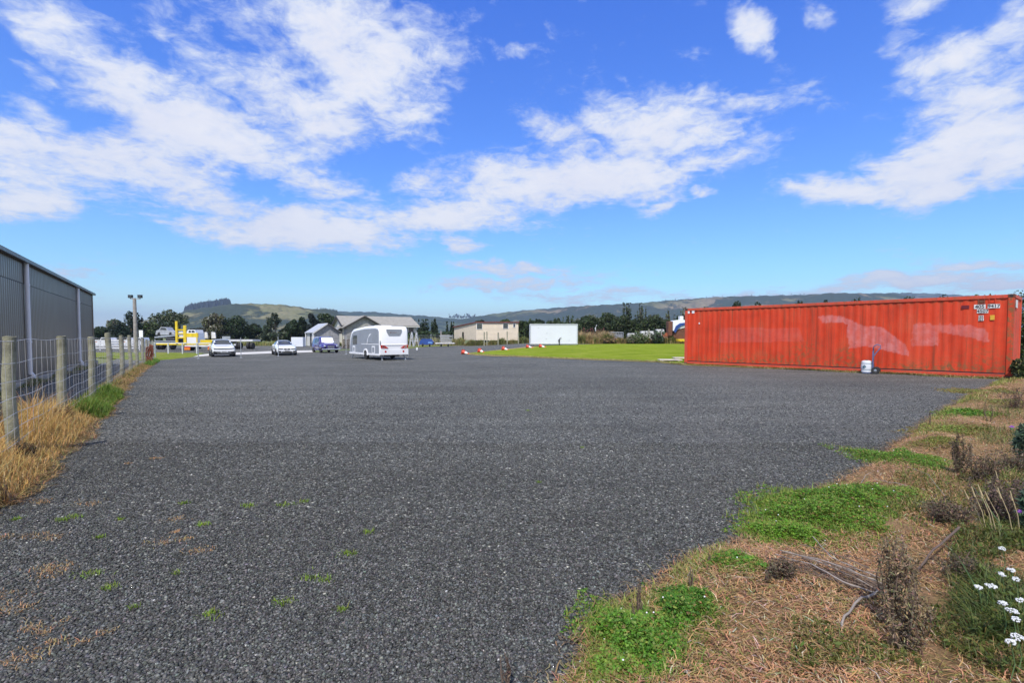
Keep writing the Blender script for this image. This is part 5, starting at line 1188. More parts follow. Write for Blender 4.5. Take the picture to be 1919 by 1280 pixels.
for k in range(8): cg.tube([(0, 0, .2+k*(h_-.2)/7), (w_, 0, .2+k*(h_-.2)/7)], .022 if k % 7 else .045, 4).tube([(0, 1.1, .2+k*(h_-.2)/7), (w_, 1.1, .2+k*(h_-.2)/7)], .022, 4)
cg.build('frame', M['galv'], t); MB().cbox(.1, w_-.1, .1, 1.0, .22, h_*.8, .05).build('load', M['hgrey'], t)
Y = 80; M['wrap'] = mat('pale plastic wrap', (.50, .50, .48), .5, var=.2, vscale=2, dirt=.3)
for i, (a, b, tp, lab) in enumerate(((1178, 1192, 624.5, 'short pale wrapped bale left of the long ones'), (1190, 1204, 624, 'pale wrapped bale behind the thistle'), (1203, 1232, 620.5, 'long pale wrapped bale behind the green shrub'), (1232, 1247, 617, 'pale wrapped bale with a black mark, next to the orange crates'))):
    X = atY(a, Y); z = gz(X, Y); w_ = (b-a)/960*Y; hh = zY(tp, Y)-z; o = MB().cbox(0, w_, 0, 1.2, .0, hh, .18).build('wrapped_bale', M['wrap'], None, True); o.location = (X, Y+i*.1, z); tag(o, lab, 'bale', 'pale wrapped bales')
X = atY(1216.5, 78.6); o = MB().cbox(-.09, .09, -.09, .09, -.2, 2.25, .01).build('wooden_post', M['postwood']); o.location = (X, 78.6, gz(X, 78.6)); tag(o, 'single dark wooden post standing among the pale bales', 'post')
M['orange'] = mat('faded orange plastic', (.50, .14, .06), .6, var=.25, dirt=.2); Y = 77.2
for i in range(3):
    X = atY(1243, Y); z = gz(X, Y); mb = MB().box(.03, .9, .03, .9, 0, .05)
    for q in range(2):
        for s in range(4): mb.box(0, .93, q*.9, q*.9+.03, .06+.12*s, .14+.12*s).box(q*.9, q*.9+.03, .03, .9, .06+.12*s, .14+.12*s)
    for a in (0, .87):
        for b in (0, .87): mb.box(a-.005, a+.065, b-.005, b+.065, 0, .54)
    o = mb.build('plastic_crate', M['orange'] if i != 1 else mat('pink plastic', (.48, .24, .18), .6, dirt=.2)); o.location = (X+.04*i, Y, z+.03+.56*i); tag(o, ['bottom orange crate in the stack by the blue and white digger', 'faded pink middle crate of the orange stack', 'top orange crate in the stack by the blue and white digger'][i], 'crate', 'stacked plastic crates')
Y = 76.5; X = atY(1262, Y); z = gz(X, Y); zl = lambda py: zY(py, Y)-z; px = lambda p: atY(p, Y)-X
t = thing('old_digger', 'old rusty digger draped in blue and white sheeting, half hidden by the red container', 'digger', (X, Y, z))
MB().cbox(px(1254), px(1262), .3, 1.5, zl(630), zl(602), .1).build('rusty_arm', M['rust'], t)
MB().prism([(px(1262), zl(620)), (px(1262), zl(602)), (px(1268), zl(600)), (px(1276), zl(599)), (px(1290), zl(600)), (px(1290), zl(612))], 0.1, 2).build('cab_cover', M['white'], t)
MB().prism([(px(1263), zl(621)), (px(1267), zl(611)), (px(1274), zl(606)), (px(1290), zl(604)), (px(1290), zl(608)), (px(1277), zl(611)), (px(1270), zl(617)), (px(1266), zl(624))], -.05, .1).build('blue_sheet', M['blue'], t)
MB().cbox(px(1275), px(1281.5), .1, 1, zl(600), zl(592.5), .08).build('exhaust_box', M['white'], t)
MB().cbox(px(1264), px(1290), .2, 1.8, zl(638), zl(611), .1).build('engine_body', M['rust'], t); MB().cbox(px(1267), px(1290), -.15, .3, zl(640.5), zl(635.5), .03).build('counterweight', M['yellow'], t)
for p_ in (1268, 1277, 1286): wheel(t, px(p_), .4, .32, .4, side=-1)
# far right: pipe and bramble
# ---- mesh security fence along the far kerb
mf = thing('mesh_fence', 'low pale wire mesh fence with thin posts along the far kerb by the cream cabin', 'fence', (atY(770, 77), 77, 0)); E0 = Vector(mf.location)
pts = []
for p_, py in ((772, 649.6), (807, 648.3), (848, 647), (886, 645.6), (930, 644.6), (968, 643.2)):
    x, y = at(p_, py); y += .8; pts.append((x, y, gz(x, y)))
for (x, y, z) in pts: MB().cbox(x-E0.x-.045, x-E0.x+.045, y-.045-E0.y, y+.045-E0.y, z, z+2.15, .01).build('fence_post', M['galv'], mf); 
wm = MB()
for a, b in zip(pts, pts[1:]):
    A, B = Vector(a)-E0, Vector(b)-E0
    for h in np.linspace(.1, 2.05, 8): wm.tube([A+Vector((0, 0, h)), B+Vector((0, 0, h))], .009, 3, False)
    for k in range(1, 22): P_ = A.lerp(B, k/22); wm.tube([P_+Vector((0, 0, .1)), P_+Vector((0, 0, 2.05))], .007, 3, False)
wm.build('wire_mesh', M['galv'], mf)
for i, (p_, tp) in enumerate(((827, 620), (913, 621), (908, 622), (934, 623), (951, 620.5), (972, 623.5))):
    Y = 93+i*.2; X = atY(p_, Y); z = gz(X, Y); o = MB().cbox(-.10, .10, -.10, .10, 0, zY(tp, Y)-z, .015).build('wooden_post', M['postwood'] if i else M['polewood']); o.location = (X, Y, z)
    tag(o, ['slim wooden post above the timber stack left of the cabin', 'wooden post before the cabin wall, right of its close partner', 'wooden post before the cabin wall, left of its close partner', 'wooden post standing before the middle of the cabin wall', 'wooden post before the right part of the cabin wall', 'dark wooden post just left of the white box trailer'][i], 'post', 'wooden posts by the cabin')
# clutter left of the cabin
Y = 90; 
for i, p_ in enumerate((771.5, 780.5)):
    X = atY(p_, Y); z = gz(X, Y); tr = MB(); hh = zY(623, Y)-z
    for q in (0, .9):
        for s in (-1, 1): tr.tube([(0, q, hh), (s*.42, q, 0)], .05, 5)
    tr.tube([(0, -.1, hh), (0, 1.0, hh)], .05, 5).tube([(-.25, 0, hh*.4), (.25, 0, hh*.4)], .035, 4).tube([(-.25, .9, hh*.4), (.25, .9, hh*.4)], .035, 4)
    o = tr.build('trestle', M['oldwhite']); o.location = (X, Y, z); tag(o, ['white A-frame trestle nearest the caravan', 'white A-frame trestle beside the blue covered boat'][i], 'trestle', 'A-frame trestles')
Y = 89; X = atY(786, Y); z = gz(X, Y); w_ = atY(812, Y)-X
t = thing('covered_boat', 'small boat or load under a blue cover, right of the white trestles', 'boat', (X, Y, z))
MB().prism([(0, .35), (.1, 1.0), (.5, 1.35), (w_*.8, 1.32), (w_, .75), (w_*.95, .35)], 0, 1.3).build('blue_cover', M['blue'], t); MB().prism([(w_*.62, .55), (w_*.68, .9), (w_*.93, .8), (w_*.97, .5)], -.05, 0).build('light_panel', mat('light blue tarp', (.12, .26, .55), .5), t)
for p_ in (.6, w_-.6): wheel(t, p_, .1, .28, .2, side=-1)
Y = 88; X = atY(825, Y); z = gz(X, Y); t = thing('timber_stack', 'stack of grey sawn timber and pipes on a low trailer, left of the cabin', 'timber stack', (X, Y, z))
rs = random.Random(5)
for k in range(9): MB().box(rs.uniform(-.1, .2), rs.uniform(1.6, 2.1), 0, .9, .75+.15*k, .86+.15*k, Matrix.Rotation(R(rs.uniform(-1.0, 1.0)), 4, 'Y')).build('timber', M['galv'] if k % 2 else M['footing'], t)
MB().cbox(-.8, 2.5, -.2, 1.1, .5, .68, .03).build('trailer_bed', M['oldwhite'], t)
for p_ in (.2, 1.4): wheel(t, p_, .0, .3, .2, side=-1)
# ================================================================== FOREGROUND
rs = np.random.RandomState(21)
# ---- loose stones lying on the gravel
def stones(name, n, y0, y1, r0, r1, seed, edge_bias=0.0, bright=1.0):
    rs = np.random.RandomState(seed); y = y0*(y1/y0)**rs.uniform(0, 1, n); a = np.maximum(xl(y)-.1, -y*1.08); b = xr(y)+.02; b = np.minimum(b, y*1.08); x = a+(b-a)*rs.uniform(0, 1, n)
    r = rs.uniform(r0, r1, n); base = np.array([[1, 0, 0], [.31, .95, 0], [-.81, .59, 0], [-.81, -.59, 0], [.31, -.95, 0], [.1, .1, .85], [0, 0, -.5]])
    tri = np.array([[0, 1, 5], [1, 2, 5], [2, 3, 5], [3, 4, 5], [4, 0, 5], [1, 0, 6], [2, 1, 6], [3, 2, 6], [4, 3, 6], [0, 4, 6]])
    J = base[None]*(1+rs.normal(0, .26, (n, 7, 3))); J[:, :, 0] *= rs.uniform(.8, 1.5, n)[:, None]; J[:, :, 2] *= rs.uniform(.5, 1.0, n)[:, None]
    # tilt and turn
    th = rs.uniform(0, 6.28, n); c_, s_ = np.cos(th), np.sin(th); tl = rs.normal(0, .5, n); ct, st = np.cos(tl), np.sin(tl)
    X1, Y1, Z1 = J[:, :, 0]*ct[:, None]-J[:, :, 2]*st[:, None], J[:, :, 1], J[:, :, 0]*st[:, None]+J[:, :, 2]*ct[:, None]
    V = np.stack([X1*c_[:, None]-Y1*s_[:, None], X1*s_[:, None]+Y1*c_[:, None], Z1], -1)*r[:, None, None]+np.stack([x, y, G(x, y)+r*.25], -1)[:, None]
    k = .022+rs.gamma(1.6, .036, n)*bright; k = np.clip(k, .024, .20); k = np.where(rs.rand(n) < .0012, .45, k); c = k[:, None]*np.array([1.0, 1.0, 1.0])*(1+rs.normal(0, .05, (n, 3)))*np.array([1.0, 1.0, .92])
    return tag(np_mesh(name, V.reshape(-1, 3), (tri[None]+7*np.arange(n)[:, None, None]).reshape(-1, 3), M['pebble'], np.repeat(c, 7, 0)), None, None, kind='stuff')
stones('gravel_stones', 150000, 1.9, 7.0, .0045, .0105, 1)
stones('gravel_stones', 22000, 6.5, 16, .006, .013, 2)

def tufts(name, pts, nb, h, w_, spread, col, m, seed, lean=.9, zf=None):
    rs = np.random.RandomState(seed); P0 = np.array(pts); sc_ = np.repeat(rs.uniform(.45, 1.7, len(P0)), nb); P = np.repeat(P0, nb, 0); n = len(P); kp = rs.rand(n) < sc_; P = P[kp]; sc_ = sc_[kp]; n = len(P); x = P[:, 0]+rs.normal(0, 1, n)*spread*sc_*1.2; y = P[:, 1]+rs.normal(0, 1, n)*spread*sc_*.9
    z = G(x, y)+(np.array([zf(a, b) for a, b in zip(x, y)]) if zf else 0)
    return blades(name, x, y, z, h*rs.uniform(.5, 1.3, n), w_*rs.uniform(.7, 1.3, n), col_var(n, col, rs, .25, .1), m, rs, lean)
gr = [(572, 942), (536, 948), (690, 1000), (118, 976), (140, 970), (170, 1078), (185, 1010), (225, 975), (330, 1078), (205, 1105), (252, 1142), (382, 985), (400, 1155), (640, 1145), (528, 1130), (655, 1040), (1010, 905), (465, 950), (30, 975), (345, 945), (610, 1090), (580, 1085), (990, 770), (1090, 840)]
tufts('grass_tuft', [at(*p) for p in gr], 60, .028, .0022, .022, (.20, .30, .03), M['green'], 3, 1.1)
br = [(35, 1240), (45, 1236), (90, 1070), (105, 1065), (98, 1078), (65, 1180), (90, 1178), (82, 1190), (106, 1205), (95, 1010), (65, 1005), (80, 944), (70, 940), (303, 1018), (350, 1012), (376, 1033), (327, 1000), (290, 860), (240, 870), (165, 945), (5, 1010), (15, 1120), (25, 1145), (8, 1150), (195, 1188), (150, 1208), (330, 975)]
tufts('dry_tuft', [at(*p) for p in br], 75, .02, .0022, .034, (.42, .27, .13), M['straw'], 4, 1.6)

# ---- thatch of dead stems on both verges
def litter(name, n, x, y, zf, L0, L1, cols, seed, up=.25, w_=.0022):
    rs = np.random.RandomState(seed); th = rs.uniform(0, 6.283, n); L = rs.uniform(L0, L1, n); dz = rs.uniform(-.1, up, n)*L; z = zf+rs.uniform(.0, .022, n)
    B = np.stack([x, y, z], -1); D = np.stack([np.cos(th)*L, np.sin(th)*L, dz], -1); Np = np.stack([-np.sin(th), np.cos(th), np.zeros(n)], -1)*(w_*rs.uniform(.6, 1.5, n))[:, None]
    mid = B+D*.5+Np*rs.uniform(-4, 4, n)[:, None]+np.array([0, 0, 1])*(rs.uniform(0, .18, n)*L)[:, None]
    V = np.stack([B-Np, B+Np, mid+Np, mid-Np, B+D+Np*.4, B+D-Np*.4], 1).reshape(-1, 3); ix = np.arange(n)*6
    Fq = np.concatenate([np.stack([ix, ix+1, ix+2, ix+3], -1), np.stack([ix+3, ix+2, ix+4, ix+5], -1)])
    return tag(np_mesh(name, V, Fq, M['straw'], np.repeat(cols, 6, 0)), None, None, kind='stuff')
def verge_pts(n, seed, y0=1.9, y1=17.2):
    rs = np.random.RandomState(seed); y = y0*(y1/y0)**rs.uniform(0, 1, n)**1.15; a = xr(y)-.03; b = np.maximum(y*1.06, a+.4); f = rs.uniform(0, 1, n); x = a+(b-a)*f; return x, y, f
vzv = np.vectorize(vz)
x, y, f = verge_pts(105000, 5); rs = np.random.RandomState(6)
pn = vnoise(x*1.5, y*1.5, 4); c = col_var(len(x), (.52, .30, .155), rs, .35, .10); pk = rs.rand(len(x)) < np.clip(.12+.35*pn, .03, .6); c[pk] = col_var(pk.sum(), (.26, .24, .07), rs, .3, .1); pk = rs.rand(len(x)) < .14; c[pk] = col_var(pk.sum(), (.12, .07, .04), rs, .3); pk = rs.rand(len(x)) < .06; c[pk] = col_var(pk.sum(), (.62, .54, .38), rs, .2)
litter('dead_grass_litter', len(x), x, y, vzv(x, y)+G(x, y), .018, .075, c, 7, .35, .0016)
# scattered stems spilling on to the gravel edge
y = rs.uniform(1.9, 16, 3500); x = xr(y)-np.abs(rs.normal(0, .07, 3500)); litter('edge_litter', 3500, x, y, G(x, y)+.004, .02, .07, col_var(3500, (.24, .17, .09), rs, .4, .1), 8, .3)
# left verge thatch
n = 26000; rs = np.random.RandomState(9); y = 3.2*(30/3.2)**rs.uniform(0, 1, n); x = xl(y)+.10-rs.uniform(0, 1, n)*(xl(y)+2.2+.651*y+.2).clip(.3); lzv = np.vectorize(lz)
c = col_var(n, (.36, .23, .10), rs, .3, .1); pk = rs.rand(n) < .25; c[pk] = col_var(pk.sum(), (.16, .15, .05), rs)
litter('dead_grass_litter', n, x, y, lzv(x, y)+G(x, y), .04, .14, c, 10, .5, .003)

# ---- tall tan grass by the fence
def fence_grass(name, n, y0, y1, h0, h1, c1, c2, seed, off0=-.9, off1=.55, w_=.0028, m='straw'):
    rs = np.random.RandomState(seed); y = rs.uniform(y0, y1, n); fx = -2.02-.651*y; o_ = rs.uniform(off0, off1, n); x = fx+o_; x = np.minimum(x, xl(y)+.02-np.abs(rs.normal(0, .05, n)))
    env = np.clip(1-np.abs((o_-(off0+off1)*.5)/((off1-off0)*.62)), .15, 1)*(.75+.25*np.sin(y*2.1+seed)); h = (h0+(h1-h0)*rs.uniform(0, 1, n))*env
    c = col_var(n, c1, rs, .25, .08); pk = rs.rand(n) < .3; c[pk] = col_var(pk.sum(), c2, rs, .25, .1)
    return blades(name, x, y, G(x, y), h, np.full(n, w_), c, M[m], rs, .75)
fence_grass('tall_dry_grass', 15000, 3.6, 9.6, .30, .85, (.58, .37, .13), (.50, .38, .17), 11, w_=.0032)
fence_grass('tall_dry_grass', 5000, 3.4, 6.5, .35, .85, (.54, .35, .13), (.58, .44, .22), 12, -1.1, .2, w_=.0032)
fence_grass('green_grass', 8500, 9.0, 13.0, .12, .46, (.11, .20, .025), (.20, .26, .04), 13, -.35, .75, .0045, 'green')
fence_grass('green_grass', 3500, 13.0, 27, .08, .30, (.22, .22, .05), (.34, .25, .10), 14, -.3, .5, .006, 'green')
fence_grass('green_grass', 5000, 27, 37, .10, .40, (.12, .24, .03), (.18, .28, .04), 15, -.2, .9, .009, 'green')
# weeds along the shed footing
rs = np.random.RandomState(16); n = 5000; y = rs.uniform(11, 27, n); x = -4.62-.651*y+np.abs(rs.normal(0, .18, n)); x -= 0; c = col_var(n, (.13, .17, .04), rs, .3, .1); pk = rs.rand(n) < .5; c[pk] = col_var(pk.sum(), (.42, .38, .26), rs)
blades('footing_weeds', x, y, G(x, y), (.10+.12*np.sin(y*1.7))*rs.uniform(.4, 1.2, n).clip(.05), np.full(n, .006), c, M['green'], rs, 1.0)
# fringe under the container
rs = np.random.RandomState(17); n = 9000; u = rs.uniform(-.4, 12.4, n); o_ = rs.uniform(0, .5, n)*(.6+.4*np.sin(u*1.9))*np.interp(u, [0, 7, 12], [1.0, .75, 1.0]); x = CO[0]+CD[0]*u-CN[0]*o_; y = CO[1]+CD[1]*u-CN[1]*o_
c = col_var(n, (.40, .32, .15), rs, .3, .1); pk = rs.rand(n) < .45; c[pk] = col_var(pk.sum(), (.14, .17, .035), rs, .3)
blades('container_fringe', x, y, G(x, y), .03+.09*rs.uniform(0, 1, n)*(o_ < .25), np.full(n, .008), c, M['straw'], rs, 1.3)
n = 5000; P_ = np.array(low_lawn+[up_lawn[0]]); tt = rs.uniform(0, 1, n); sg = np.linspace(0, 1, len(P_)); x = np.interp(tt, sg, P_[:, 0]); y = np.interp(tt, sg, P_[:, 1])+rs.uniform(-.3, .4, n)
blades('lawn_fringe', x, y, G(x, y), rs.uniform(.03, .12, n), np.full(n, .016), col_var(n, (.36, .33, .14), rs, .3, .1), M['straw'], rs, 1.0)

# thin mixed grass along the edge of the gravel
rs = np.random.RandomState(41); n = 16000; y = 1.9*(17/1.9)**rs.uniform(0, 1, n); x = xr(y)+np.abs(rs.normal(0, .22, n))*(.4+y*.09)+.01; k = vnoise(x*2.2, y*2.2, 8)+rs.normal(0, .15, n); kp = k > .02; x, y, k = x[kp], y[kp], k[kp]; n = len(x)
c = col_var(n, (.20, .25, .045), rs, .3, .1); pk = rs.rand(n) < .4; c[pk] = col_var(pk.sum(), (.36, .30, .11), rs, .3)
blades('edge_grass', x, y, G(x, y)+vzv(x, y), rs.uniform(.015, .06, n)*(1+y*.05), .0015+y*.0003, c, M['green'], rs, 1.1)
# ---- green clover mounds on the edge of the gravel
def mound(label, cx, cy, rx, ry, h, n, c1, c2, seed, name='clover_patch', size=.016, flowers=3, brown=.1):
    rs = np.random.RandomState(seed); x0, y0 = at(cx, cy); xa, _ = at(cx-rx, cy); _, ya = at(cx, cy-ry); _, yb = at(cx, cy+ry); ax = abs(x0-xa); ay = abs(ya-yb)/2; y0 = (ya+yb)/2; x0 = (cx-960)/960*y0
    n = int(n*1.5); size = size*.75; r = np.where(rs.rand(n) < .16, rs.uniform(.95, 1.45, n), np.sqrt(rs.uniform(0, 1, n))); q = rs.uniform(0, 6.283, n); rr = r*(1+.16*np.sin(3*q+seed)+.10*np.sin(7*q)+.06*np.sin(13*q)); x = x0+ax*rr*np.cos(q); y = y0+ay*rr*np.sin(q)
    bump = (1-r**2.2).clip(0)*(.7+.3*np.sin(x*14+seed)*np.sin(y*11)); z0_ = G(x, y)+np.array([max(vz(a, b), 0) for a, b in zip(x, y)]); z = z0_+.008+1.5*h*bump*rs.uniform(.35, 1, n)
    Cc = np.stack([x, y, z], -1); Cc3 = np.repeat(Cc, 3, 0); a3 = np.tile([0, 2.09, 4.19], n)+np.repeat(rs.uniform(0, 6.28, n), 3); Cc3 = Cc3+np.stack([np.cos(a3), np.sin(a3), rs.uniform(-.2, .3, 3*n)], -1)*size*.55
    V, Fq = leaf_quads(Cc3, size, rs, 1.15, (0, 0, 1), .55)
    c = col_var(n, c1, rs, .3, .08); pk = rs.rand(n) < .35; c[pk] = col_var(pk.sum(), c2, rs, .3, .08); pk = rs.rand(n) < brown*(r*1.5); c[pk] = col_var(pk.sum(), (.24, .18, .06), rs); pk = rs.rand(n) < .10; c[pk] = col_var(pk.sum(), (.26, .30, .06), rs)
    o = tag(np_mesh(name, V, Fq, M['green'], np.repeat(np.repeat(c, 3, 0), 4, 0)), label, None, kind='stuff')
    m2 = n//3; blades('grass_in_patch', x[:m2], y[:m2], z0_[:m2], (.02+h*1.5)*rs.uniform(.6, 1.3, m2)*bump[:m2].clip(.35), np.full(m2, .0022), col_var(m2, (.22, .27, .05), rs, .3), M['green'], rs, .9)
    for k in range(flowers):
        i = rs.randint(n); f_ = MB().lathe([(0, 0), (.003, .001), (.0048, .004), (.003, .007), (0, .008)], 8); f_ = f_.build('clover_flower', M['conewhite'], None, True); f_.location = (x[i], y[i], z0_[i]+1.4*h*bump[i]+.012); tag(f_, 'tiny white clover flower dotting the green patches beside the gravel', 'flower', 'tiny clover flowers')
CG1, CG2 = (.085, .20, .018), (.15, .29, .03)
mound('clover', 1200, 1215, 95, 75, .075, 5200, CG1, CG2, 1); mound('clover', 1285, 1160, 55, 42, .07, 2200, (.06, .17, .015), CG1, 2); mound('clover', 1150, 1262, 60, 45, .05, 2200, CG2, (.2, .27, .05), 3, brown=.4)
mound('clover', 1385, 1078, 62, 24, .05, 2600, CG1, CG2, 4, brown=.5)
mound('clover', 1478, 1008, 60, 32, .08, 3600, (.12, .26, .02), (.18, .32, .03), 5); mound('clover', 1580, 955, 112, 34, .10, 6500, CG1, (.14, .28, .02), 6, flowers=8); mound('clover', 1690, 940, 55, 22, .05, 1600, (.14, .20, .03), CG2, 7, brown=.5)
mound('clover', 1530, 985, 105, 42, .11, 5200, (.10, .22, .02), (.17, .30, .03), 16); mound('clover', 1640, 945, 60, 24, .09, 2200, CG1, CG2, 17, brown=.3); mound('clover', 1165, 1195, 50, 40, .06, 1500, CG2, (.2, .27, .05), 18, brown=.3)
mound('clover', 1690, 872, 56, 26, .09, 3200, CG1, CG2, 8, flowers=6); mound('clover', 1730, 868, 40, 14, .05, 1300, CG2, (.2, .26, .04), 9)
mound('grass', 1815, 781, 34, 7, .06, 1500, CG1, CG2, 10, size=.03, flowers=0); mound('grass', 1790, 813, 60, 10, .04, 1800, (.17, .22, .035), (.26, .26, .06), 11, size=.025, flowers=0, brown=.5); mound('grass', 1855, 738, 40, 8, .05, 1600, (.20, .22, .05), (.3, .28, .1), 12, size=.035, flowers=0, brown=.5)
mound('grass', 1760, 842, 40, 9, .03, 900, (.17, .22, .035), (.26, .26, .06), 13, size=.02, flowers=0, brown=.5)
mound('grass', 1880, 760, 40, 6, .03, 900, (.20, .22, .05), (.3, .28, .1), 14, size=.03, flowers=0, brown=.5)
# low green herbage in the bottom right corner
def herb(px0, px1, py0, py1, n, h, seed, c1, c2, w_=.003, name='green_herbage'):
    rs = np.random.RandomState(seed); P_ = [at(rs.uniform(px0, px1), py0+(py1-py0)*rs.uniform(0, 1)) for _ in range(n)]; P_ = np.array(P_); x, y = P_[:, 0], P_[:, 1]
    k = vnoise(x*3, y*3, seed); keep = k > -.35; x, y = x[keep], y[keep]; n = len(x); z = G(x, y)+vzv(x, y); c = col_var(n, c1, rs, .35, .1); pk = rs.rand(n) < .35; c[pk] = col_var(pk.sum(), c2, rs, .3)
    blades(name, x, y, z, h*rs.uniform(.4, 1.2, n), np.full(n, w_), c, M['green'], rs, 1.2)
    m2 = n//2; V, Fq = leaf_quads(np.stack([x[:m2]+.01, y[:m2], z[:m2]+h*rs.uniform(.2, .9, m2)], -1), .014, rs, 1.8, (0, 0, 1), .35); tag(np_mesh(name, V, Fq, M['green'], np.repeat(col_var(m2, (.10, .12, .025), rs, .4, .1), 4, 0)), None, None, kind='stuff')
herb(1700, 1960, 1150, 1330, 4200, .07, 31, (.085, .10, .022), (.26, .19, .07), .0022); herb(1780, 1960, 1030, 1200, 3600, .09, 32, (.07, .10, .022), (.22, .18, .06), .0022); herb(1840, 1960, 880, 1050, 3500, .11, 33, (.12, .14, .03), (.26, .22, .08)); herb(1660, 1850, 905, 990, 2600, .08, 34, (.20, .19, .05), (.32, .24, .11))
herb(1820, 1960, 1060, 1250, 3000, .15, 37, (.08, .12, .03), (.15, .17, .05), .0024); herb(1480, 1720, 1180, 1300, 1800, .05, 35, (.19, .19, .05), (.30, .20, .09)); herb(1830, 1960, 770, 880, 2600, .12, 36, (.17, .18, .05), (.28, .2, .09))

# ---- dead weeds
def dead_weed(px, py, top, w_px, seed, label, n=500, tone=(.10, .075, .05), lean=0.0, size=.016, stems=6, name='dead_weed', group='dead dried weeds on the verge'):
    rs = np.random.RandomState(seed); x, y = at(px, py); z = gz(x, y)+vz(x, y) if x > 0 else gz(x, y); h = (py-top)/960*y*.98; w_ = w_px/960*y/2
    t = thing(name, label, 'weed', (x, y, z-.01), 0, group); mb = MB(); C = []
    n = int(n*2.4); stems = int(stems*1.7)
    for k in range(stems):
        q = rs.uniform(0, 6.28); r_ = w_*rs.uniform(.1, 1); hk = h*rs.uniform(.55, 1); p0 = Vector((r_*.3*math.cos(q), r_*.3*math.sin(q), 0)); p2 = Vector((r_*math.cos(q)+lean*h, r_*math.sin(q), hk)); p1 = (p0+p2)/2+Vector((rs.uniform(-.1, .1)*h, rs.uniform(-.1, .1)*h, .06*h)); mb.tube([p0, p1, p2], [.004, .0032, .0015], 5)
        m_ = n//stems; tt = rs.uniform(.12, 1, m_)[:, None]; A, B_, D_ = np.array(p0), np.array(p1), np.array(p2); Pq = (1-tt)**2*A+2*tt*(1-tt)*B_+tt**2*D_; C.append(Pq+rs.normal(0, 1, (m_, 3))*np.array([w_*.13, w_*.13, h*.03]))
    C = np.concatenate(C); C[:, 2] = np.abs(C[:, 2]); V, Fq = leaf_quads(C, size*.45, rs, 3.6, (0, 0, -1), .35); c = col_var(len(C), tone, rs, .45, .12); pk = rs.rand(len(C)) < .18; c[pk] = col_var(pk.sum(), (.26, .19, .12), rs)
    np_mesh('dead_leaves', V, Fq, M['dead'], np.repeat(c, 4, 0), t); mb.build('stems', M['stemb'], t, True); return t
M['stemb'] = mat('dead stem', (.13, .09, .065), .85, var=.3, vscale=20); M['stemg'] = mat('grey stem', (.27, .23, .20), .85, var=.3, vscale=14, bump=.4)
dead_weed(1800, 905, 822, 34, 1, 'upright dark brown dead weed right of the small clover mound', 900)
dead_weed(1850, 925, 862, 70, 2, 'wide drooping dead weed right of the upright dark one', 900, stems=9)
dead_weed(1900, 905, 855, 60, 3, 'arching dead weed at the right edge under the thistle', 700, stems=8)
dead_weed(1868, 1010, 905, 110, 4, 'large tangled purple brown dead weed behind the straw stalks', 1600, (.10, .07, .06), stems=12)
dead_weed(1775, 1010, 962, 110, 5, 'low spreading dead weed above the bent branch', 1100, stems=10)
dead_weed(1672, 1215, 1010, 70, 6, 'tall standing dead weed at the end of the stick bundle', 1500, (.19, .145, .085), size=.013, stems=12)
dead_weed(1695, 1262, 1120, 80, 7, 'drooping dead weed skirt below the tall standing one', 1200, (.19, .14, .08), size=.013, stems=12)
dead_weed(1800, 1115, 1062, 90, 8, 'dark dead weed tuft hanging under the bent branch', 1000, size=.012, stems=9)
dead_weed(1470, 1115, 1068, 60, 9, 'dark dead weed tuft at the left end of the stick bundle', 700, size=.012, stems=8)
dead_weed(1442, 1120, 1078, 20, 10, 'small thin dead weed left of the stick bundle', 220, size=.010, stems=3)
dead_weed(1196, 1165, 1075, 14, 11, 'forked bare dead stalk standing in the nearest clover mound', 90, (.07, .05, .04), size=.008, stems=4)
dead_weed(1185, 1175, 1115, 8, 12, 'short bare dead stalk beside the forked one', 40, (.07, .05, .04), size=.007, stems=2)
dead_weed(950, 1295, 1215, 26, 13, 'dead stalk cut by the bottom edge of the picture', 60, (.09, .06, .045), size=.009, stems=4)
dead_weed(1297, 1128, 1082, 8, 14, 'thin dead stalk at the back of the nearest clover mound', 50, size=.008, stems=2)
dead_weed(1328, 1080, 1046, 6, 15, 'thin dead stalk beside the second clover mound', 40, size=.008, stems=2)
dead_weed(1744, 800, 762, 6, 16, 'thin dead stalk on the gravel edge below the container', 40, size=.012, stems=2)
dead_weed(1855, 795, 742, 16, 17, 'slanting bare stalk on the verge right of the gravel corner', 60, (.12, .08, .05), size=.014, stems=3)
dead_weed(1905, 772, 725, 60, 18, 'dark dead thistle near the right end of the container', 500, (.09, .055, .045), size=.022, stems=7)
dead_weed(35, 870, 822, 26, 19, 'dark dead weed at the foot of the nearest fence post', 260, (.09, .06, .035), size=.02, stems=8, group='dead weeds in the fence grass')
dead_weed(125, 805, 760, 34, 20, 'brown dead weed at the foot of the second fence post', 800, (.14, .085, .045), size=.02, stems=8, group='dead weeds in the fence grass')
dead_weed(56, 870, 822, 22, 21, 'dark dead weed just right of the nearest fence post', 500, (.07, .055, .03), size=.018, stems=6, group='dead weeds in the fence grass')
dead_weed(8, 945, 885, 14, 22, 'bare dark stalk at the left edge of the picture', 60, (.08, .05, .035), size=.012, stems=3, group='dead weeds in the fence grass')
dead_weed(30, 945, 915, 26, 23, 'short dark stalks on the gravel near the left edge', 60, (.09, .06, .04), size=.010, stems=4, group='dead weeds in the fence grass')
dead_weed(105, 832, 800, 24, 24, 'short brown stalks at the grass edge below the second fence post', 140, (.12, .075, .045), size=.012, stems=5, group='dead weeds in the fence grass')

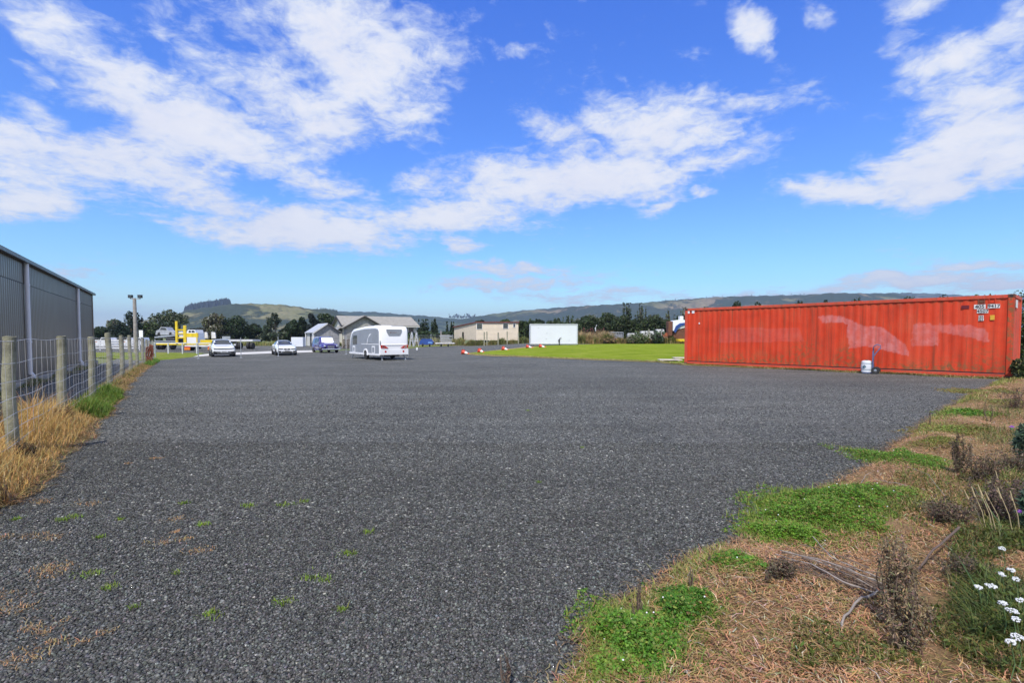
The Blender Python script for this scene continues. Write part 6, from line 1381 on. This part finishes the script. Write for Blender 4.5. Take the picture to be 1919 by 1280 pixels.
# ---- bundle of bare sticks and bent branches
def P3(px, py, dz=0.0): x, y = at(px, py); return Vector((x, y, gz(x, y)+max(vz(x, y), 0)+dz))
def stick(name, label, pts, r, m, group=None):
    Pp = [P3(*p) for p in pts]; o0 = Pp[0].copy(); D = []
    for a, b in zip(Pp, Pp[1:]):
        for k in range(4): D.append(a.lerp(b, k/4)-o0+Vector((rnd.uniform(-1, 1), rnd.uniform(-1, 1), rnd.uniform(-1, 1)))*r[0]*.8)
    D.append(Pp[-1]-o0); rr = np.linspace(r[0], r[1], len(D))*.72; o = MB().tube(D, list(rr), 8).build(name, m, None, True); o.location = o0; return tag(o, label, 'stick', group)
SG = 'bare sticks in the bundle'
stick('dry_stick', 'lowest long grey stick of the bundle, running to the fork', [(1452, 1072, .05), (1520, 1105, .06), (1580, 1140, .05), (1640, 1160, .06)], (.004, .007), M['stemg'], SG)
stick('dry_stick', 'pale stick with a raised tip at the top of the bundle', [(1522, 1062, .13), (1555, 1096, .09), (1600, 1112, .08), (1655, 1135, .09)], (.004, .006), M['stemg'], SG)
stick('dry_stick', 'upper pale stick just below the raised one', [(1560, 1098, .06), (1610, 1118, .06), (1657, 1140, .07)], (.004, .006), M['stemg'], SG)
stick('dry_stick', 'brown stick through the middle of the bundle', [(1478, 1075, .07), (1540, 1105, .07), (1600, 1130, .06), (1650, 1157, .07)], (.004, .006), M['stemg'], SG)
stick('dry_stick', 'short brown stick in the middle of the bundle', [(1502, 1088, .06), (1550, 1118, .05), (1588, 1140, .05)], (.004, .005), M['stemb'], SG)
stick('dry_stick', 'dark stick at the back of the bundle', [(1465, 1068, .05), (1530, 1092, .07), (1610, 1120, .05)], (.003, .005), M['stemb'], SG)
stick('dry_stick', 'thin dark stick low in the bundle', [(1470, 1085, .04), (1530, 1118, .04), (1600, 1142, .03)], (.003, .004), M['stemb'], SG)
stick('bent_branch', 'thick bent branch running from the stick bundle down towards the viewer', [(1648, 1158, .07), (1612, 1185, .07), (1580, 1222, .05), (1573, 1250, .0)], (.009, .006), M['stemg'])
stick('bent_branch', 'dark bent branch arching up right of the tall dead weed', [(1690, 1150, .0), (1712, 1112, .08), (1750, 1085, .12), (1796, 1062, .13)], (.006, .010), mat('dark branch', (.10, .07, .055), .85, var=.3, vscale=20))
stick('dry_stick', 'twisted stick lying above the second clover mound', [(1640, 905, .02), (1680, 922, .03), (1735, 934, .02)], (.006, .005), M['stemg'])
stick('dry_stick', 'short pale twigs at the gravel edge by the middle clover mound', [(1612, 912, .01), (1622, 900, .05), (1636, 897, .06)], (.004, .002), M['stemg'])
stick('dry_stick', 'pale grass stalk lying across the upper verge', [(1700, 895, .01), (1740, 915, .06), (1775, 955, .05), (1795, 990, .02)], (.003, .002), M['stemg'])
M['stalk'] = mat('straw stalk', (.45, .36, .20), .7, var=.15, vscale=10); M['reed'] = mat('green reed leaf', (.10, .17, .06), .6, var=.2, vscale=10)
rs2 = random.Random(9)
for i, (a, b) in enumerate([((1845, 1000), (1822, 955)), ((1850, 1005), (1836, 950)), ((1862, 1005), (1850, 952)), ((1870, 1010), (1848, 945)), ((1880, 1000), (1862, 955)), ((1900, 1010), (1886, 950)), ((1912, 1005), (1910, 955)), ((1888, 950), (1880, 895))]):
    x, y = at(a[0], a[1]+40); tx = (b[0]-960)/960*y; hz_ = (a[1]+40-b[1])/960*y; mb = MB(); z = gz(x, y)+vz(x, y); mb.tube([(0, 0, 0), ((tx-x)*.4, 0, hz_*.5), (tx-x, .02, hz_)], [.003, .0026, .0015], 5)
    mb.tube([((tx-x)*.8, .015, hz_*.8), (tx-x, .02, hz_*1.0)], [.005, .003], 5); o = mb.build('straw_stalk', M['stalk']); o.location = (x, y, z)
    tag(o, 'tall bleached straw stalk standing in the group at the right edge', 'grass stalk', 'bleached straw stalks at the right edge')
for i, (pts, w_, lab) in enumerate([([(1880, 1230, .0), (1800, 1150, .20), (1755, 1120, .30), (1705, 1088, .36)], .010, 'long pale green grass leaf arching left towards the tall dead weed'), ([(1905, 1080, .0), (1870, 1040, .10), (1835, 1010, .22), (1810, 985, .30)], .012, 'blue green grass leaf arching up left at the right edge'),
     ([(1900, 1240, .0), (1860, 1195, .05), (1830, 1165, .09), (1815, 1150, .10)], .012, 'dull green leaf lying beside the white flowers'), ([(1790, 1285, .02), (1740, 1255, .05), (1700, 1240, .05)], .006, 'pale stalk curving along the bottom edge')]):
    Pp = [P3(*p) for p in pts]; o0 = Pp[0].copy(); D = []
    for a, b in zip(Pp, Pp[1:]): D += [a.lerp(b, k/4)-o0 for k in range(4)]
    D.append(Pp[-1]-o0); mb = MB(); n = len(D)
    for k, d in enumerate(D): ww = w_*(1-(k/n))**.6*.5+.0006; mb.v += [(d.x, d.y-ww, d.z+ww*.3), (d.x, d.y, d.z-ww*.25), (d.x, d.y+ww, d.z+ww*.3)]
    for k in range(n-1): mb.f += [(k*3, k*3+1, k*3+4, k*3+3), (k*3+1, k*3+2, k*3+5, k*3+4)]
    o = mb.build('grass_leaf', M['reed'] if i != 3 else M['stalk'], None, True); o.location = o0; tag(o, lab, 'grass leaf')
# fine dark twigs tangled through the bundle
rs = np.random.RandomState(77); n = 420; A = [P3(1470+rs.uniform(0, 165), 0, 0) if False else None for _ in range(0)]; tw = MB(); A0, B0 = P3(1475, 1085), P3(1645, 1150); ax_ = (B0-A0).normalized()
for k in range(230):
    f = rs.uniform(0, 1); c0 = A0.lerp(B0, f)+Vector((rs.normal(0, .05), rs.normal(0, .07)*(1.15-f), abs(rs.normal(0, .05))+.01)); L = rs.uniform(.06, .22); d = (ax_+Vector(rs.normal(0, .35, 3))).normalized(); d.z *= .4; m1 = c0+d*L*.5+Vector(rs.normal(0, .008, 3)); e1 = c0+d*L; m1.z = max(m1.z, .02); e1.z = max(e1.z, .015)
    tw.tube([c0, m1, e1], [.0022, .0018, .0009], 4, False)
tag(tw.build('fine_twigs', M['stemb']), kind='stuff')
for k, (a, b, lab) in enumerate([((1462, 1078, .09), (1640, 1146, .10), 'straight grey stick crossing the top of the bundle'), ((1498, 1068, .10), (1628, 1120, .11), 'dark slanting stick behind the pale ones'), ((1445, 1068, .02), (1500, 1100, .07), 'short dark stick poking out of the left end of the bundle')]):
    stick('dry_stick', lab, [a, ((a[0]+b[0])/2, (a[1]+b[1])/2+2, (a[2]+b[2])/2), b], (.004, .006), M['stemg'] if k == 0 else M['stemb'], SG)
# ---- white yarrow heads and thistles
def flower_head(px, py, dz, r, kind, label, group):
    x, y = at(px, py); y2 = y*.80; x2 = x*.80; b = Vector((x2, y2, gz(x2, y2)+max(vz(x2, y2), 0))); t = thing('yarrow_flower' if kind == 'y' else 'thistle_flower', label, 'flower', b, 0, group)
    d = ray(px, py); k = y2/d.y; top = Vector((d.x*k, d.y*k, H+d.z*k))-b; MB().tube([(0, 0, 0), (top.x*.6+.02, 0, top.z*.5), tuple(top)], .0018, 5).build('stem', M['reed'], t)
    rs = random.Random(int(px)); mb = MB()
    if kind == 'y':
        for i in range(38): q = rs.uniform(0, 6.28); rr = r*math.sqrt(rs.uniform(0, 1)); mb.lathe([(0, -.002), (.003, 0), (.0038, .003), (.0015, .005), (0, .005)], 6, Matrix.Translation(top+Vector((rr*math.cos(q), rr*math.sin(q), -rr*.55+rs.uniform(-.003, .006)))))
        mb.build('petals', M['petal'], t, True)
    else:
        for i in range(40): q = rs.uniform(0, 6.28); e = rs.uniform(.2, 1.5); dd = Vector((math.cos(q)*math.cos(e), math.sin(q)*math.cos(e), math.sin(e)))*r; mb.tube([top, top+dd], [.0025, .001], 4)
        mb.build('petals', M['mauve'], t); MB().lathe([(0, -r), (r*.5, -r*.8), (r*.55, -.2*r), (r*.3, .1*r), (0, .1*r)], 10, Matrix.Translation(top)).build('calyx', M['reed'], t, True)
M['petal'] = mat('white petals', (.58, .59, .58), .7, var=.05); M['mauve'] = mat('mauve petals', (.45, .16, .62), .6, var=.15)
yl = [(1858, 1097, 'large flat white flower head, leftmost of the lower cluster'), (1880, 1130, 'white flower head in the middle of the cluster by the right edge'), (1905, 1085, 'white flower head nearest the right edge, upper'), (1897, 1143, 'ragged white flower head low in the cluster'), (1916, 1125, 'white flower head cut by the right edge'), (1908, 1192, 'small white flower head below the cluster'), (1895, 1202, 'lowest small white flower head by the right edge'),
      (1878, 1076, 'small white flower head at the top left of the cluster'), (1896, 1068, 'small white flower head at the top of the cluster'), (1905, 1160, 'white flower head between the cluster and the low pair'), (1879, 1028, 'single tiny white flower head above the cluster'), (1835, 1100, 'pale buds left of the large flat white head')]
for i, (a, b, lab) in enumerate(yl): flower_head(a, b, .2, .022 if i in (0, 3, 4, 5) else .015, 'y', lab, 'white yarrow flowers')
flower_head(1897, 802, .3, .03, 't', 'mauve thistle flower above the grey green thistle at the right edge', 'mauve thistle flowers'); flower_head(1914, 962, .3, .022, 't', 'mauve thistle flower among the straw stalks', 'mauve thistle flowers')
def thistle(px, py, top, w_px, seed, label):
    rs = np.random.RandomState(seed); x, y = at(px, py); t = thing('thistle_plant', label, 'plant', (x, y, gz(x, y)+vz(x, y))); h = (py-top)/960*y; w_ = w_px/960*y/2; n = 900
    d = rand_dirs(n, rs)*rs.uniform(.3, 1, n)[:, None]**.5; C = np.stack([d[:, 0]*w_, d[:, 1]*w_, h*.55+d[:, 2]*h*.45], -1); V, Fq = leaf_quads(C, .022, rs, 3.4); np_mesh('leaves', V, Fq, M['green'], np.repeat(col_var(n, (.11, .16, .10), rs, .35, .08), 4, 0), t); MB().tube([(0, 0, 0), (0, 0, h*.9)], .007, 6).build('stem', M['reed'], t)
thistle(1922, 890, 800, 36, 1, 'spiny grey green thistle with a mauve flower at the right edge'); thistle(1932, 1045, 940, 34, 2, 'grey green thistle cut by the right edge beside the straw stalks')
# bramble at the right end of the container
def bramble(px, Y, top, w_px, seed, label, base=(.05, .08, .025), n=3500):
    rs = np.random.RandomState(seed); X = atY(px, Y); z = gz(X, Y); h = zY(top, Y)-z; w_ = w_px/960*Y/2; t = thing('bramble_bush', label, 'shrub', (X, Y, z)); d = rand_dirs(n, rs)*rs.uniform(.5, 1, n)[:, None]; C = np.stack([d[:, 0]*w_, d[:, 1]*w_*1.2, h*.5+d[:, 2]*h*.5], -1)*(1+.12*np.sin(d[:, :1]*9+d[:, 2:]*8)); C[:, 2] = np.abs(C[:, 2])
    V, Fq = leaf_quads(C, .09, rs, 1.5); c = col_var(n, base, rs, .4, .1); pk = rs.rand(n) < .2; c[pk] = col_var(pk.sum(), (.25, .24, .10), rs); np_mesh('foliage', V, Fq, M['leaf'], np.repeat(c, 4, 0), t); MB().tube([(0, 0, 0), (0, 0, h*.6)], [.06, .02], 6).tube([(0, 0, 0), (.3, 0, h*.7)], [.03, .01], 5).build('stem', M['bark'], t)
bramble(1944, 20.5, 590, 44, 1, 'tall leafy bramble behind the right end of the red container'); bramble(1922, 16.9, 672, 32, 2, 'low dark bramble growing at the right end of the container', (.04, .06, .02), 2600); bramble(1930, 27, 541, 60, 3, 'dark leafy bush rising over the far right corner of the container', (.04, .065, .025), 3500)
